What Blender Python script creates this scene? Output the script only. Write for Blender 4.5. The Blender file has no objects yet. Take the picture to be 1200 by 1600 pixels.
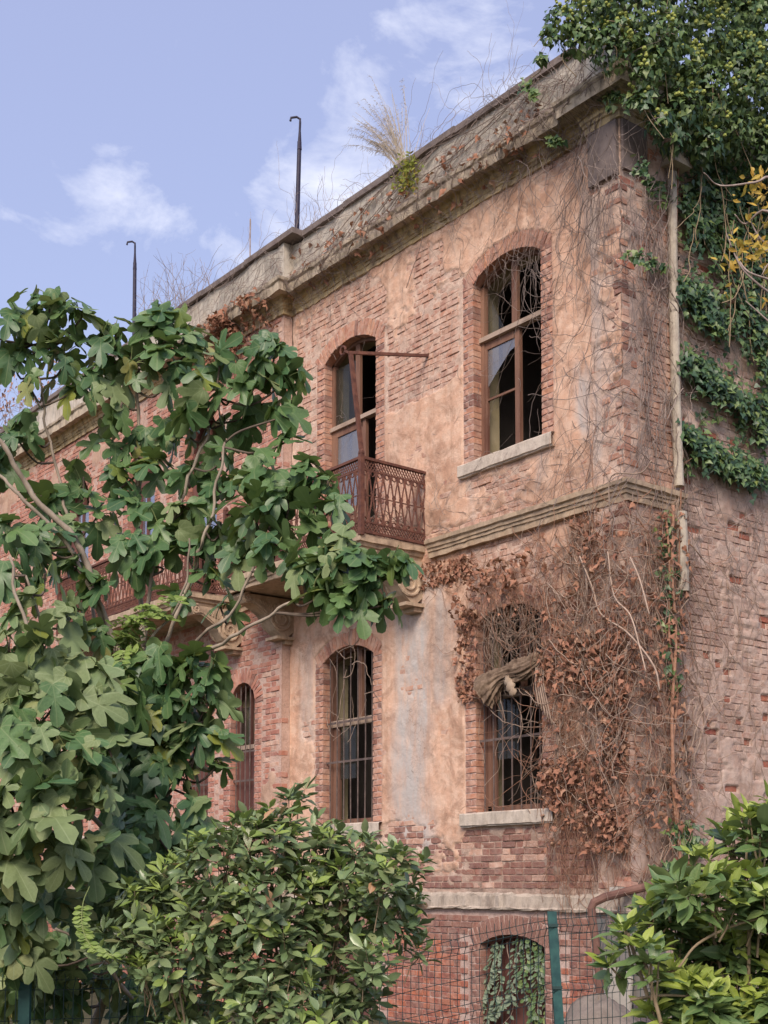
import bpy, math, random
import numpy as np
from mathutils import Vector, Matrix

S = bpy.context.scene
COL = S.collection
rng = np.random.default_rng(11)
random.seed(11)
R = math.radians
PI = math.pi

# ------------------------------------------------------------------ camera
F_PX, Y_HOR, PP_X, PITCH = 2050.0, 1378.0, 600.0, R(4.5)
AX = R(38.2)
FW0 = np.array([-math.cos(AX), math.sin(AX), 0.0])
RT = np.array([math.sin(AX), math.cos(AX), 0.0])
UP0 = np.array([0, 0, 1.0])
FW = FW0 * math.cos(PITCH) + UP0 * math.sin(PITCH)
UP = UP0 * math.cos(PITCH) - FW0 * math.sin(PITCH)
PP_Y = Y_HOR - F_PX * math.tan(PITCH)
ZC = 13.2
CAM = -(FW0 * ZC + RT * ((982 - PP_X) / F_PX * ZC))
CAM[2] = 1.65

cd = bpy.data.cameras.new('camera')
cam = bpy.data.objects.new('camera', cd)
COL.objects.link(cam)
cam.matrix_world = Matrix(((RT[0], UP[0], -FW[0], CAM[0]), (RT[1], UP[1], -FW[1], CAM[1]), (RT[2], UP[2], -FW[2], CAM[2]), (0, 0, 0, 1)))
cd.sensor_fit = 'HORIZONTAL'
cd.sensor_width = 36
cd.lens = 36 * F_PX / 1200
cd.shift_y = (PP_Y - 800) / 1200
cd.clip_start = 0.05
cd.clip_end = 2000
S.camera = cam

# ------------------------------------------------------------------ sky, sun, exposure
SUN_EL, SUN_DIR = R(40), np.array([0.62, -0.78])      # direction towards the sun (x, y)
w = bpy.data.worlds.new('World')
S.world = w
w.use_nodes = True
wt = w.node_tree
for n in list(wt.nodes):
    wt.nodes.remove(n)
wout = wt.nodes.new('ShaderNodeOutputWorld')
wbg = wt.nodes.new('ShaderNodeBackground')
wbg.inputs['Strength'].default_value = 0.15
sky = wt.nodes.new('ShaderNodeTexSky')
sky.sky_type = 'NISHITA'
sky.sun_disc = False
sky.sun_elevation = SUN_EL
sky.sun_rotation = math.atan2(SUN_DIR[0], SUN_DIR[1])
sky.air_density = 1.3
sky.dust_density = 2.6
sky.ozone_density = 2.0
wtc = wt.nodes.new('ShaderNodeTexCoord')
sep = wt.nodes.new('ShaderNodeSeparateXYZ')
wt.links.new(wtc.outputs['Generated'], sep.inputs[0])
# clouds: a bank over the roof line in the north, thinner wisps elsewhere, none under the horizon
CLOUD_DIR = Vector((-0.667, 0.636, 0.388)).normalized()
mp = wt.nodes.new('ShaderNodeMapping')
mp.inputs['Location'].default_value = (2.95, 4.0, 0.9)
mp.inputs['Rotation'].default_value = (R(20), R(-25), R(10))
mp.inputs['Scale'].default_value = (1.0, 1.0, 1.5)
wt.links.new(wtc.outputs['Generated'], mp.inputs[0])
n1 = wt.nodes.new('ShaderNodeTexNoise'); n1.inputs['Scale'].default_value = 8.5; n1.inputs['Detail'].default_value = 10; n1.inputs['Roughness'].default_value = 0.60; n1.inputs['Distortion'].default_value = 0.35
wt.links.new(mp.outputs[0], n1.inputs['Vector'])
dt = wt.nodes.new('ShaderNodeVectorMath'); dt.operation = 'DOT_PRODUCT'; dt.inputs[1].default_value = CLOUD_DIR
wt.links.new(wtc.outputs['Generated'], dt.inputs[0])
mr = wt.nodes.new('ShaderNodeMapRange'); mr.interpolation_type = 'SMOOTHSTEP'
for k_, v_ in ((1, 0.965), (2, 0.997), (3, 0.0), (4, 0.215)):
    mr.inputs[k_].default_value = v_
wt.links.new(dt.outputs['Value'], mr.inputs[0])
mz = wt.nodes.new('ShaderNodeMapRange')
for k_, v_ in ((1, 0.0), (2, 0.12), (3, -0.4), (4, 0.0)):
    mz.inputs[k_].default_value = v_
wt.links.new(sep.outputs[2], mz.inputs[0])
ad0 = wt.nodes.new('ShaderNodeMath'); ad0.operation = 'ADD'
wt.links.new(mr.outputs[0], ad0.inputs[0]); wt.links.new(mz.outputs[0], ad0.inputs[1])
ad = wt.nodes.new('ShaderNodeMath'); ad.operation = 'ADD'
wt.links.new(n1.outputs['Fac'], ad.inputs[0]); wt.links.new(ad0.outputs[0], ad.inputs[1])
cr = wt.nodes.new('ShaderNodeValToRGB')
cr.color_ramp.elements[0].position = 0.580; cr.color_ramp.elements[0].color = (0, 0, 0, 1)
cr.color_ramp.elements[1].position = 0.82; cr.color_ramp.elements[1].color = (1, 1, 1, 1)
wt.links.new(ad.outputs[0], cr.inputs[0])
veil = wt.nodes.new('ShaderNodeMix'); veil.data_type = 'RGBA'        # thin high veil that whitens and mauves the blue
veil.inputs[0].default_value = 0.62; veil.inputs[7].default_value = (2.15, 2.22, 3.55, 1)
wt.links.new(sky.outputs[0], veil.inputs[6])
cmix = wt.nodes.new('ShaderNodeMix'); cmix.data_type = 'RGBA'
cmix.inputs[7].default_value = (4.4, 4.5, 5.1, 1)
wt.links.new(cr.outputs[0], cmix.inputs[0]); wt.links.new(veil.outputs[2], cmix.inputs[6])
wt.links.new(cmix.outputs[2], wbg.inputs['Color'])
wt.links.new(wbg.outputs[0], wout.inputs['Surface'])

sd = bpy.data.lights.new('sun', 'SUN')
sd.energy = 2.3
sd.angle = R(26)
sd.color = (1.0, 0.87, 0.74)
sun = bpy.data.objects.new('sun', sd)
COL.objects.link(sun)
hd = SUN_DIR / np.linalg.norm(SUN_DIR)
sv = Vector((hd[0] * math.cos(SUN_EL), hd[1] * math.cos(SUN_EL), math.sin(SUN_EL)))
sun.rotation_euler = sv.to_track_quat('Z', 'Y').to_euler()
S.view_settings.view_transform = 'Standard'
S.view_settings.look = 'None'
S.view_settings.gamma = 1
S.view_settings.exposure = 0.66
S.view_settings.use_curve_mapping = False


# ------------------------------------------------------------------ points in the place
def ray(px, py):
    d = FW * F_PX + RT * (px - PP_X) + UP * (PP_Y - py)
    return d / np.linalg.norm(d)


def on_front(px, py, Y=0.0):
    d = ray(px, py); return CAM + d * ((Y - CAM[1]) / d[1])


def on_side(px, py, X=0.0):
    d = ray(px, py); return CAM + d * ((X - CAM[0]) / d[0])


def at_depth(px, py, z):
    d = ray(px, py); return CAM + d * (z / float(np.dot(d, FW0)))


def project(P):
    v = np.asarray(P) - CAM
    z = v @ FW
    return PP_X + F_PX * (v @ RT) / z, PP_Y - F_PX * (v @ UP) / z, z


def nrm(v):
    v = np.asarray(v, float)
    return v / (np.linalg.norm(v, axis=-1, keepdims=True) + 1e-9)


# ------------------------------------------------------------------ noise for shapes
def vnoise(x, y, seed=0):
    x = np.asarray(x, float); y = np.asarray(y, float)
    T = np.random.default_rng(seed).random((256, 256)) * 2 - 1
    xi = np.floor(x).astype(int); yi = np.floor(y).astype(int)
    fx = x - xi; fy = y - yi
    fx = fx * fx * (3 - 2 * fx); fy = fy * fy * (3 - 2 * fy)
    a = T[xi & 255, yi & 255]; b = T[(xi + 1) & 255, yi & 255]
    c = T[xi & 255, (yi + 1) & 255]; d = T[(xi + 1) & 255, (yi + 1) & 255]
    return (a * (1 - fx) + b * fx) * (1 - fy) + (c * (1 - fx) + d * fx) * fy


def fbm(x, y, seed=0, octv=4, gain=0.55):
    s = 0; a = 1; t = 0
    for o in range(octv):
        s = s + a * vnoise(x * 2 ** o + 17.3 * o, y * 2 ** o - 9.1 * o, seed + o); t += a; a *= gain
    return s / t * 1.6


def sstep(a, b, x):
    t = np.clip((x - a) / (b - a), 0, 1); return t * t * (3 - 2 * t)


def boxm(u, z, u0, u1, z0, z1, s=0.25):
    return sstep(u0 - s, u0 + s, u) * (1 - sstep(u1 - s, u1 + s, u)) * sstep(z0 - s, z0 + s, z) * (1 - sstep(z1 - s, z1 + s, z))


# ------------------------------------------------------------------ geometry collector
class Geo:
    def __init__(self):
        self.V = []; self.n = 0; self.F = []; self.UV = []; self.A = {}

    def add(self, V, F, m=0, uv=None):
        V = np.asarray(V, float).reshape(-1, 3)
        F = np.asarray(F, dtype=np.int64)
        if F.ndim == 1:
            F = F[None, :]
        self.V.append(V); self.F.append((F + self.n, m)); self.n += len(V)
        self.UV.append(np.zeros((len(V), 2)) if uv is None else np.asarray(uv, float))

    def multi(self, V, faces, m=0, uv=None):
        V = np.asarray(V, float).reshape(-1, 3)
        by = {}
        for f in faces:
            by.setdefault(len(f), []).append(f)
        for k, fs in by.items():
            self.F.append((np.asarray(fs, dtype=np.int64) + self.n, m))
        self.V.append(V); self.n += len(V)
        self.UV.append(np.zeros((len(V), 2)) if uv is None else np.asarray(uv, float))

    def box(self, x0, x1, y0, y1, z0, z1, m=0):
        V = [(x, y, z) for z in (z0, z1) for y in (y0, y1) for x in (x0, x1)]
        self.add(V, [(0, 2, 3, 1), (4, 5, 7, 6), (0, 1, 5, 4), (2, 6, 7, 3), (0, 4, 6, 2), (1, 3, 7, 5)], m)

    def obox(self, c, ex, ey, ez, m=0):
        c, ex, ey, ez = (np.asarray(a, float) for a in (c, ex, ey, ez))
        V = [c + sx * ex + sy * ey + sz * ez for sz in (-1, 1) for sy in (-1, 1) for sx in (-1, 1)]
        self.add(V, [(0, 2, 3, 1), (4, 5, 7, 6), (0, 1, 5, 4), (2, 6, 7, 3), (0, 4, 6, 2), (1, 3, 7, 5)], m)

    def bar(self, a, b, wx, wy, ref=(0, 0, 1), m=0):
        a = np.asarray(a, float); b = np.asarray(b, float)
        t = nrm(b - a); s = np.cross(t, ref)
        if np.linalg.norm(s) < 1e-4:
            s = np.cross(t, (1, 0, 0))
        s = nrm(s); q = np.cross(s, t)
        self.obox((a + b) / 2, t * np.linalg.norm(b - a) / 2, s * wx / 2, q * wy / 2, m)

    def tube(self, P, r, k=5, m=0, cap=True):
        P = np.asarray(P, float); n = len(P)
        r = np.full(n, r) if np.isscalar(r) else np.asarray(r, float)
        T = np.empty_like(P); T[1:-1] = P[2:] - P[:-2]; T[0] = P[1] - P[0]; T[-1] = P[-1] - P[-2]
        T = nrm(T)
        ref = np.array([0.31, -0.83, 0.46])
        A = nrm(np.cross(T, ref)); B = np.cross(T, A)
        th = np.arange(k) * 2 * PI / k
        V = P[:, None, :] + r[:, None, None] * (np.cos(th)[None, :, None] * A[:, None, :] + np.sin(th)[None, :, None] * B[:, None, :])
        i = np.arange(n - 1)[:, None] * k; j = np.arange(k)[None, :]; j2 = (j + 1) % k
        F = np.stack([i + j, i + j2, i + k + j2, i + k + j], -1).reshape(-1, 4)
        V = V.reshape(-1, 3)
        self.add(V, F, m)
        if cap and k >= 5:
            self.F.append((np.array([list(range(k))[::-1]]) + self.n - n * k, m))
            self.F.append((np.array([[(n - 1) * k + q for q in range(k)]]) + self.n - n * k, m))

    def scatter(self, templ, M, T, m=0):
        """templ = (V,F list,uv); M (N,3,3) columns = axes; T (N,3)"""
        V, faces, uv = templ
        N = len(T)
        if N == 0:
            return
        W = np.einsum('nij,vj->nvi', M, V) + T[:, None, :]
        off = (np.arange(N) * len(V))[:, None, None]
        by = {}
        for f in faces:
            by.setdefault(len(f), []).append(f)
        mm = m if not np.isscalar(m) else None
        for k, fs in by.items():
            FF = (np.asarray(fs)[None] + off)
            if mm is None:
                self.F.append((FF.reshape(-1, k) + self.n, m))
            else:
                for q in np.unique(mm):
                    self.F.append((FF[mm == q].reshape(-1, k) + self.n, int(q)))
        self.V.append(W.reshape(-1, 3)); self.n += N * len(V)
        self.UV.append(np.tile(uv, (N, 1)))

    def mesh(self, name, mats, smooth=False, attrs=None, uv=False):
        V = np.concatenate(self.V) if self.V else np.zeros((0, 3))
        me = bpy.data.meshes.new(name)
        me.vertices.add(len(V)); me.vertices.foreach_set('co', V.ravel())
        lv = np.concatenate([f.ravel() for f, _ in self.F])
        tot = np.concatenate([np.full(len(f), f.shape[1]) for f, _ in self.F])
        mi = np.concatenate([np.full(len(f), m) for f, m in self.F])
        me.loops.add(len(lv)); me.loops.foreach_set('vertex_index', lv.astype(np.int32))
        me.polygons.add(len(tot))
        st = np.concatenate([[0], np.cumsum(tot)[:-1]]).astype(np.int32)
        me.polygons.foreach_set('loop_start', st)
        for mt in mats:
            me.materials.append(mt)
        me.polygons.foreach_set('material_index', mi.astype(np.int32))
        me.polygons.foreach_set('use_smooth', np.full(len(tot), smooth))
        if uv:
            U = np.concatenate(self.UV)
            l = me.uv_layers.new(name='UVMap')
            l.data.foreach_set('uv', U[lv].astype(np.float32).ravel())
        if attrs:
            for k, a in attrs.items():
                at = me.attributes.new(k, 'FLOAT', 'POINT')
                at.data.foreach_set('value', np.asarray(a, np.float32))
        me.update(calc_edges=True)
        return me

    def build(self, name, mats, parent=None, smooth=False, kind=None, attrs=None, uv=False, label=None):
        if not isinstance(mats, (list, tuple)):
            mats = [mats]
        return link(name, self.mesh(name, mats, smooth, attrs, uv), parent, kind, label)


def world_of(o):
    return world_of(o.parent) @ o.matrix_parent_inverse @ o.matrix_basis if o.parent else o.matrix_basis.copy()


def link(name, me, parent=None, kind=None, label=None, M=None):
    o = bpy.data.objects.new(name, me)
    COL.objects.link(o)
    if parent is not None:
        o.parent = parent
        o.matrix_parent_inverse = world_of(parent).inverted()
    if M is not None:
        o.matrix_basis = M
    if kind:
        o['kind'] = kind
    if label:
        o['label'] = label
    return o


def thing(name, label, cat, loc=(0, 0, 0), group=None):
    o = bpy.data.objects.new(name, None)
    o.empty_display_size = 0.2
    COL.objects.link(o)
    o.location = loc
    o['label'] = label; o['category'] = cat
    if group:
        o['group'] = group
    return o


def tag(o, label, cat, group=None):
    o['label'] = label; o['category'] = cat
    if group:
        o['group'] = group
    return o


# ------------------------------------------------------------------ materials
class NT:
    def __init__(self, name):
        self.m = bpy.data.materials.new(name); self.m.use_nodes = True
        self.t = self.m.node_tree
        self.b = self.t.nodes['Principled BSDF']; self.out = self.t.nodes['Material Output']
        self._co = None

    def n(self, typ, **kw):
        x = self.t.nodes.new(typ)
        for k, v in kw.items():
            setattr(x, k, v)
        return x

    def l(self, a, b):
        self.t.links.new(a, b)

    def co(self):
        if self._co is None:
            self._co = self.n('ShaderNodeTexCoord')
        return self._co.outputs['Object']

    def set(self, sock, v):
        if hasattr(v, 'links') or isinstance(v, bpy.types.NodeSocket):
            self.l(v, sock)
        else:
            if isinstance(v, tuple) and len(v) == 3:
                v = (*v, 1)
            sock.default_value = v

    def noise(self, scale, detail=4, rough=0.55, dist=0.0, vec=None, stretch=None):
        x = self.n('ShaderNodeTexNoise')
        x.inputs['Scale'].default_value = scale; x.inputs['Detail'].default_value = detail
        x.inputs['Roughness'].default_value = rough; x.inputs['Distortion'].default_value = dist
        v = vec or self.co()
        if stretch:
            mpn = self.n('ShaderNodeMapping'); mpn.inputs['Scale'].default_value = stretch
            self.l(v, mpn.inputs[0]); v = mpn.outputs[0]
        self.l(v, x.inputs['Vector'])
        return x.outputs['Fac']

    def ramp(self, fac, stops):
        x = self.n('ShaderNodeValToRGB'); e = x.color_ramp.elements
        while len(e) < len(stops):
            e.new(0.5)
        for q, (p, c) in zip(e, stops):
            q.position = p; q.color = (*c, 1) if isinstance(c, tuple) else (c, c, c, 1)
        self.l(fac, x.inputs[0])
        return x.outputs[0]

    def mix(self, fac, a, b, blend='MIX'):
        x = self.n('ShaderNodeMix', data_type='RGBA', blend_type=blend)
        self.set(x.inputs[0], fac); self.set(x.inputs[6], a); self.set(x.inputs[7], b)
        return x.outputs[2]

    def math(self, op, a, b=None, c=None, clamp=False):
        x = self.n('ShaderNodeMath', operation=op); x.use_clamp = clamp
        self.set(x.inputs[0], a)
        if b is not None:
            self.set(x.inputs[1], b)
        if c is not None:
            self.set(x.inputs[2], c)
        return x.outputs[0]

    def attr(self, name):
        x = self.n('ShaderNodeAttribute', attribute_name=name)
        return x.outputs['Fac']

    def rand(self):
        g = self.n('ShaderNodeNewGeometry'); o = self.n('ShaderNodeObjectInfo')
        return self.math('FRACT', self.math('ADD', g.outputs['Random Per Island'], o.outputs['Random']))

    def bump(self, h, strength=0.5, dist=0.01, prev=None):
        x = self.n('ShaderNodeBump'); x.inputs['Strength'].default_value = strength; x.inputs['Distance'].default_value = dist
        self.l(h, x.inputs['Height'])
        if prev is not None:
            self.l(prev, x.inputs['Normal'])
        return x.outputs[0]

    def fin(self, col, rough=0.9, normal=None, spec=0.3, metal=0.0):
        self.set(self.b.inputs['Base Color'], col); self.set(self.b.inputs['Roughness'], rough)
        self.b.inputs['Specular IOR Level'].default_value = spec; self.b.inputs['Metallic'].default_value = metal
        if normal is not None:
            self.l(normal, self.b.inputs['Normal'])
        return self.m


def mat_wall(name, plaster, mortar, wash=(.50, .45, .42), dark=(.13, .085, .065)):
    a = NT(name)
    n1 = a.noise(0.9, 6, 0.6); n2 = a.noise(6, 5, 0.65); n3 = a.noise(38, 4, 0.7)
    p = a.ramp(n1, [(.32, plaster[0]), (.5, plaster[1]), (.66, plaster[2])])
    p = a.mix(a.ramp(n2, [(.42, 0.0), (.60, 0.75)]), p, plaster[3])
    p = a.mix(a.ramp(a.noise(2.6, 7, .7, .6), [(.50, 0.0), (.60, 0.7)]), p, tuple(x * .74 for x in plaster[0]))
    p = a.mix(a.ramp(n3, [(.55, 0.0), (.75, 0.45)]), p, tuple(x * .6 for x in plaster[2]))
    mo = a.ramp(a.noise(4, 5, .65), [(.35, mortar[0]), (.65, mortar[1])])
    mo = a.mix(a.ramp(n3, [(.35, 0.45), (.55, 0.0)]), mo, tuple(x * .55 for x in mortar[0]))
    p = a.mix(a.ramp(a.noise(7, 5, .7, stretch=(1, 1, .12)), [(.50, 0.0), (.68, .45)]), p, tuple(x * .62 for x in plaster[0]))
    cov = a.attr('cov')
    c = a.mix(cov, mo, p)
    st = a.math('MULTIPLY', a.attr('wash'), a.ramp(a.noise(5, 5, .7, stretch=(1, 1, .25)), [(.35, 0.25), (.6, 1.0)]))
    c = a.mix(st, c, wash)
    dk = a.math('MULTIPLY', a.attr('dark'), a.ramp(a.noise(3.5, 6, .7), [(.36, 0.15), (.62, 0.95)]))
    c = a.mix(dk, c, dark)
    cr_ = a.n('ShaderNodeTexVoronoi', feature='DISTANCE_TO_EDGE'); cr_.inputs['Scale'].default_value = 3.2
    dv = a.n('ShaderNodeVectorMath', operation='ADD'); nz = a.n('ShaderNodeTexNoise'); nz.inputs['Scale'].default_value = 5
    a.l(a.co(), nz.inputs['Vector']); a.l(a.co(), dv.inputs[0]); a.l(nz.outputs['Color'], dv.inputs[1]); a.l(dv.outputs[0], cr_.inputs['Vector'])
    crk = a.math('MULTIPLY', a.ramp(cr_.outputs['Distance'], [(.0, 1.0), (.012, 0.0)]), a.ramp(a.noise(1.3, 3), [(.52, 0.0), (.62, .8)]))
    c = a.mix(crk, c, (.12, .07, .05))
    nb = a.bump(a.noise(90, 5, .7), .7, .007)
    nb = a.bump(a.noise(22, 6, .7), .6, .016, nb)
    return a.fin(c, .95, nb, .15)


def mat_brick(name, stops, smear=(.42, .32, .26), amount=.35, dirt=.35, bumpd=.006):
    a = NT(name)
    r = a.rand()
    c = a.ramp(r, stops)
    n1 = a.noise(14, 5, .65); n2 = a.noise(55, 4, .7)
    c = a.mix(a.ramp(n1, [(.4, 0.0), (.66, dirt)]), c, (.09, .055, .05))
    c = a.mix(a.ramp(n2, [(.42, 0.0), (.7, .4)]), c, (.45, .22, .14))
    sm = a.math('MULTIPLY', a.ramp(a.noise(8, 5, .7), [(.5 - amount * .3, 0.0), (.62, 1.0)]), amount * 1.6, clamp=True)
    c = a.mix(sm, c, smear)
    nb = a.bump(n2, .6, bumpd); nb = a.bump(n1, .5, bumpd * 1.6, nb)
    return a.fin(c, .92, nb, .15)


def mat_stone(name, c0, c1, c2, streak=.6, scale=3.0, dark=(.10, .075, .06)):
    a = NT(name)
    c = a.ramp(a.noise(scale, 6, .65), [(.33, c0), (.5, c1), (.66, c2)])
    c = a.mix(a.ramp(a.noise(9, 6, .7, stretch=(1, 1, .35)), [(.46, 0.0), (.68, streak)]), c, dark)
    c = a.mix(a.ramp(a.noise(70, 3, .7), [(.5, 0.0), (.8, .4)]), c, tuple(x * .5 for x in c0))
    nb = a.bump(a.noise(45, 5, .7), .6, .006); nb = a.bump(a.noise(11, 4), .6, .014, nb)
    return a.fin(c, .93, nb, .15)


def mat_simple(name, c0, c1, rough=.8, scale=8, spec=.3, bumps=.3, metal=0.0, stretch=None, useRand=False):
    a = NT(name)
    c = a.ramp(a.noise(scale, 5, .65, stretch=stretch), [(.35, c0), (.65, c1)])
    if useRand:
        c = a.mix(a.math('MULTIPLY', a.rand(), .6), c, tuple(x * .5 for x in c0))
    nb = a.bump(a.noise(scale * 6, 4, .7, stretch=stretch), bumps, .004)
    return a.fin(c, rough, nb, spec, metal)


def mat_leaf(name, stops, back, rough=.5, vein=None, trans=.25, spec=.4, veinmode=0):
    a = NT(name)
    c = a.ramp(a.rand(), stops)
    c = a.mix(a.ramp(a.noise(18, 4, .6), [(.4, 0.0), (.7, .35)]), c, tuple(x * .55 for x in stops[0][1]))
    if vein:
        uvn = a.n('ShaderNodeUVMap'); sp = a.n('ShaderNodeSeparateXYZ'); a.l(uvn.outputs[0], sp.inputs[0])
        x = a.math('ABSOLUTE', sp.outputs[0])
        if veinmode == 0:
            f = a.ramp(x, [(.0, 1.0), (.035, 0.0)])
        else:
            ang = a.math('ARCTAN2', x, a.math('ADD', sp.outputs[1], 0.02))
            rr = a.math('SQRT', a.math('ADD', a.math('MULTIPLY', x, x), a.math('MULTIPLY', sp.outputs[1], sp.outputs[1])))
            d0 = a.math('MULTIPLY', ang, rr)
            d1 = a.math('MULTIPLY', a.math('ABSOLUTE', a.math('SUBTRACT', ang, .62)), rr)
            d2 = a.math('MULTIPLY', a.math('ABSOLUTE', a.math('SUBTRACT', ang, 1.2)), rr)
            d = a.math('MINIMUM', a.math('MINIMUM', d0, d1), d2)
            side = a.math('ABSOLUTE', a.math('SUBTRACT', a.math('FRACT', a.math('MULTIPLY', a.math('SUBTRACT', sp.outputs[1], a.math('MULTIPLY', x, .7)), 7.0)), .5))
            f = a.math('MAXIMUM', a.ramp(d, [(.004, 1.0), (.016, 0.0)]), a.ramp(side, [(.0, .32), (.06, 0.0)]))
        c = a.mix(a.math('MULTIPLY', f, .75), c, vein)
    g = a.n('ShaderNodeNewGeometry')
    c = a.mix(a.math('MULTIPLY', g.outputs['Backfacing'], .7), c, back)
    nb = a.bump(a.noise(35, 3, .6), .25, .004)
    a.fin(c, rough, nb, spec)
    tr = a.n('ShaderNodeBsdfTranslucent'); a.set(tr.inputs[0], a.mix(.5, c, (.16, .22, .03)))
    ms = a.n('ShaderNodeMixShader'); ms.inputs[0].default_value = trans
    a.l(a.b.outputs[0], ms.inputs[1]); a.l(tr.outputs[0], ms.inputs[2]); a.l(ms.outputs[0], a.out.inputs['Surface'])
    return a.m


def mat_glass(name, tint, dirt=.5, rough=.08, dirtcol=(.35, .35, .36), alpha=.5):
    a = NT(name)
    d = a.ramp(a.noise(6, 6, .7, stretch=(1, 1, .2)), [(.35, dirt * .4), (.7, dirt)])
    gl = a.n('ShaderNodeBsdfGlossy'); gl.inputs['Roughness'].default_value = rough; gl.inputs[0].default_value = (*tint, 1)
    tp = a.n('ShaderNodeBsdfTransparent'); tp.inputs[0].default_value = (.75, .77, .76, 1)
    df = a.n('ShaderNodeBsdfDiffuse'); df.inputs[0].default_value = (*dirtcol, 1)
    m1 = a.n('ShaderNodeMixShader'); m1.inputs[0].default_value = alpha
    a.l(tp.outputs[0], m1.inputs[1]); a.l(gl.outputs[0], m1.inputs[2])
    m2 = a.n('ShaderNodeMixShader'); a.l(d, m2.inputs[0]); a.l(m1.outputs[0], m2.inputs[1]); a.l(df.outputs[0], m2.inputs[2])
    a.l(m2.outputs[0], a.out.inputs['Surface'])
    return a.m


M = {}
M['wall'] = mat_wall('render_and_mortar', [(.54, .315, .215), (.68, .43, .305), (.58, .34, .235), (.72, .515, .39)], [(.55, .38, .295), (.69, .52, .42)])
M['wall_c'] = mat_wall('pink_mortar', [(.46, .28, .2), (.52, .34, .25), (.45, .27, .2), (.54, .38, .28)], [(.50, .33, .265), (.58, .42, .35)])
M['wall_s'] = mat_wall('grey_pink_mortar', [(.50, .335, .26), (.57, .405, .325), (.50, .33, .26), (.56, .44, .37)], [(.49, .345, .28), (.62, .475, .395)])
M['wall_b'] = mat_wall('pale_mortar', [(.5, .36, .29), (.5, .36, .29), (.5, .36, .29), (.5, .36, .29)], [(.46, .32, .27), (.56, .42, .36)])
M['brick'] = mat_brick('weathered_red_brick', [(.0, (.45, .195, .125)), (.35, (.51, .25, .165)), (.65, (.40, .165, .115)), (1., (.30, .145, .115))], (.60, .43, .34), .6)
M['brick_q'] = mat_brick('orange_dressing_brick', [(.0, (.52, .235, .135)), (.4, (.47, .205, .135)), (.75, (.40, .175, .125)), (1., (.28, .145, .12))], (.58, .40, .31), .42, .4)
M['brick_c'] = mat_brick('pink_red_brick', [(.0, (.44, .185, .13)), (.4, (.48, .21, .15)), (.75, (.38, .15, .115)), (1., (.29, .125, .105))], (.54, .36, .29), .3, .25)
M['brick_s'] = mat_brick('dusty_slurried_brick', [(.0, (.46, .25, .185)), (.4, (.50, .315, .24)), (.75, (.41, .21, .16)), (1., (.37, .25, .21))], (.55, .41, .335), .62, .3, .010)
M['brick_spall'] = mat_brick('spalled_red_brick', [(.0, (.38, .12, .08)), (.5, (.44, .16, .10)), (1., (.30, .085, .065))], (.42, .28, .23), .12, .3, .012)
M['brick_b'] = mat_brick('basement_red_brick', [(.0, (.46, .15, .085)), (.4, (.41, .13, .08)), (.75, (.34, .115, .085)), (1., (.22, .095, .08))], (.50, .33, .26), .25, .5)
M['brick_p'] = mat_brick('purple_brown_brick', [(.0, (.25, .115, .09)), (.4, (.29, .14, .11)), (.75, (.20, .09, .08)), (1., (.33, .15, .11))], (.40, .29, .24), .3, .5)
M['cornice'] = mat_stone('ochre_cornice_stone', (.50, .36, .17), (.58, .45, .26), (.48, .36, .24), .8, 2.6, (.085, .06, .045))
M['corona'] = mat_stone('weathered_corona_stone', (.46, .37, .27), (.54, .45, .34), (.42, .34, .265), .75, 2.2, (.10, .08, .065))
M['string'] = mat_stone('tan_moulding_stone', (.46, .33, .22), (.50, .38, .27), (.40, .29, .21), .5)
M['sill'] = mat_stone('pale_sill_stone', (.52, .44, .36), (.58, .50, .42), (.47, .39, .33), .4, 5)
M['plinth'] = mat_stone('grey_beige_plinth_stone', (.42, .345, .28), (.49, .41, .335), (.37, .30, .245), .6, 3.5)
M['parapet'] = mat_stone('grey_parapet_render', (.46, .42, .36), (.56, .51, .44), (.50, .43, .35), .55, 1.6, (.14, .12, .105))
M['coping'] = mat_stone('dark_coping', (.17, .13, .125), (.22, .18, .165), (.13, .105, .10), .5)
M['slate'] = mat_stone('slate_plate', (.15, .12, .115), (.19, .155, .145), (.13, .105, .105), .3)
M['wood'] = mat_simple('brown_window_wood', (.13, .06, .042), (.27, .15, .10), .7, 5, .3, .4, stretch=(1, 1, .15))
M['wood_mid'] = mat_simple('dark_brown_window_wood', (.13, .065, .045), (.23, .125, .085), .75, 5, .3, .4, stretch=(1, 1, .15))
M['wood_pale'] = mat_simple('weathered_pale_wood', (.34, .25, .19), (.44, .34, .27), .8, 6, .2, .4, stretch=(1, 1, .15))
M['wood_dark'] = mat_simple('dark_red_brown_wood', (.10, .04, .035), (.17, .075, .06), .7, 5, .3, .4, stretch=(1, 1, .15))
M['olive'] = mat_simple('olive_inner_plaster', (.30, .25, .15), (.42, .35, .23), .9, 3, .2, .3)
M['room'] = mat_simple('room_plaster', (.16, .14, .13), (.22, .19, .17), .95, 2, .1, .2)
M['rust'] = mat_simple('rusty_iron', (.085, .037, .03), (.17, .072, .05), .85, 14, .3, .5)
M['iron'] = mat_simple('dark_iron_bar', (.075, .055, .05), (.16, .115, .10), .7, 12, .4, .4)
M['pole'] = mat_simple('blackened_pole_iron', (.018, .014, .035), (.035, .028, .055), .6, 12, .4, .3)
M['pipe'] = mat_stone('cream_pipe_cement', (.42, .36, .29), (.49, .43, .35), (.38, .315, .26), .45, 6)
M['brownpipe'] = mat_simple('brown_pipe', (.13, .065, .05), (.19, .10, .075), .65, 7, .3, .3)
M['glass'] = mat_glass('grimy_pane', (.75, .78, .85), .75, .12, (.24, .235, .25), .28)
M['glass_clear'] = mat_glass('old_clear_pane', (.85, .88, .95), .20, .06, (.12, .11, .09), .035)
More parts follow.
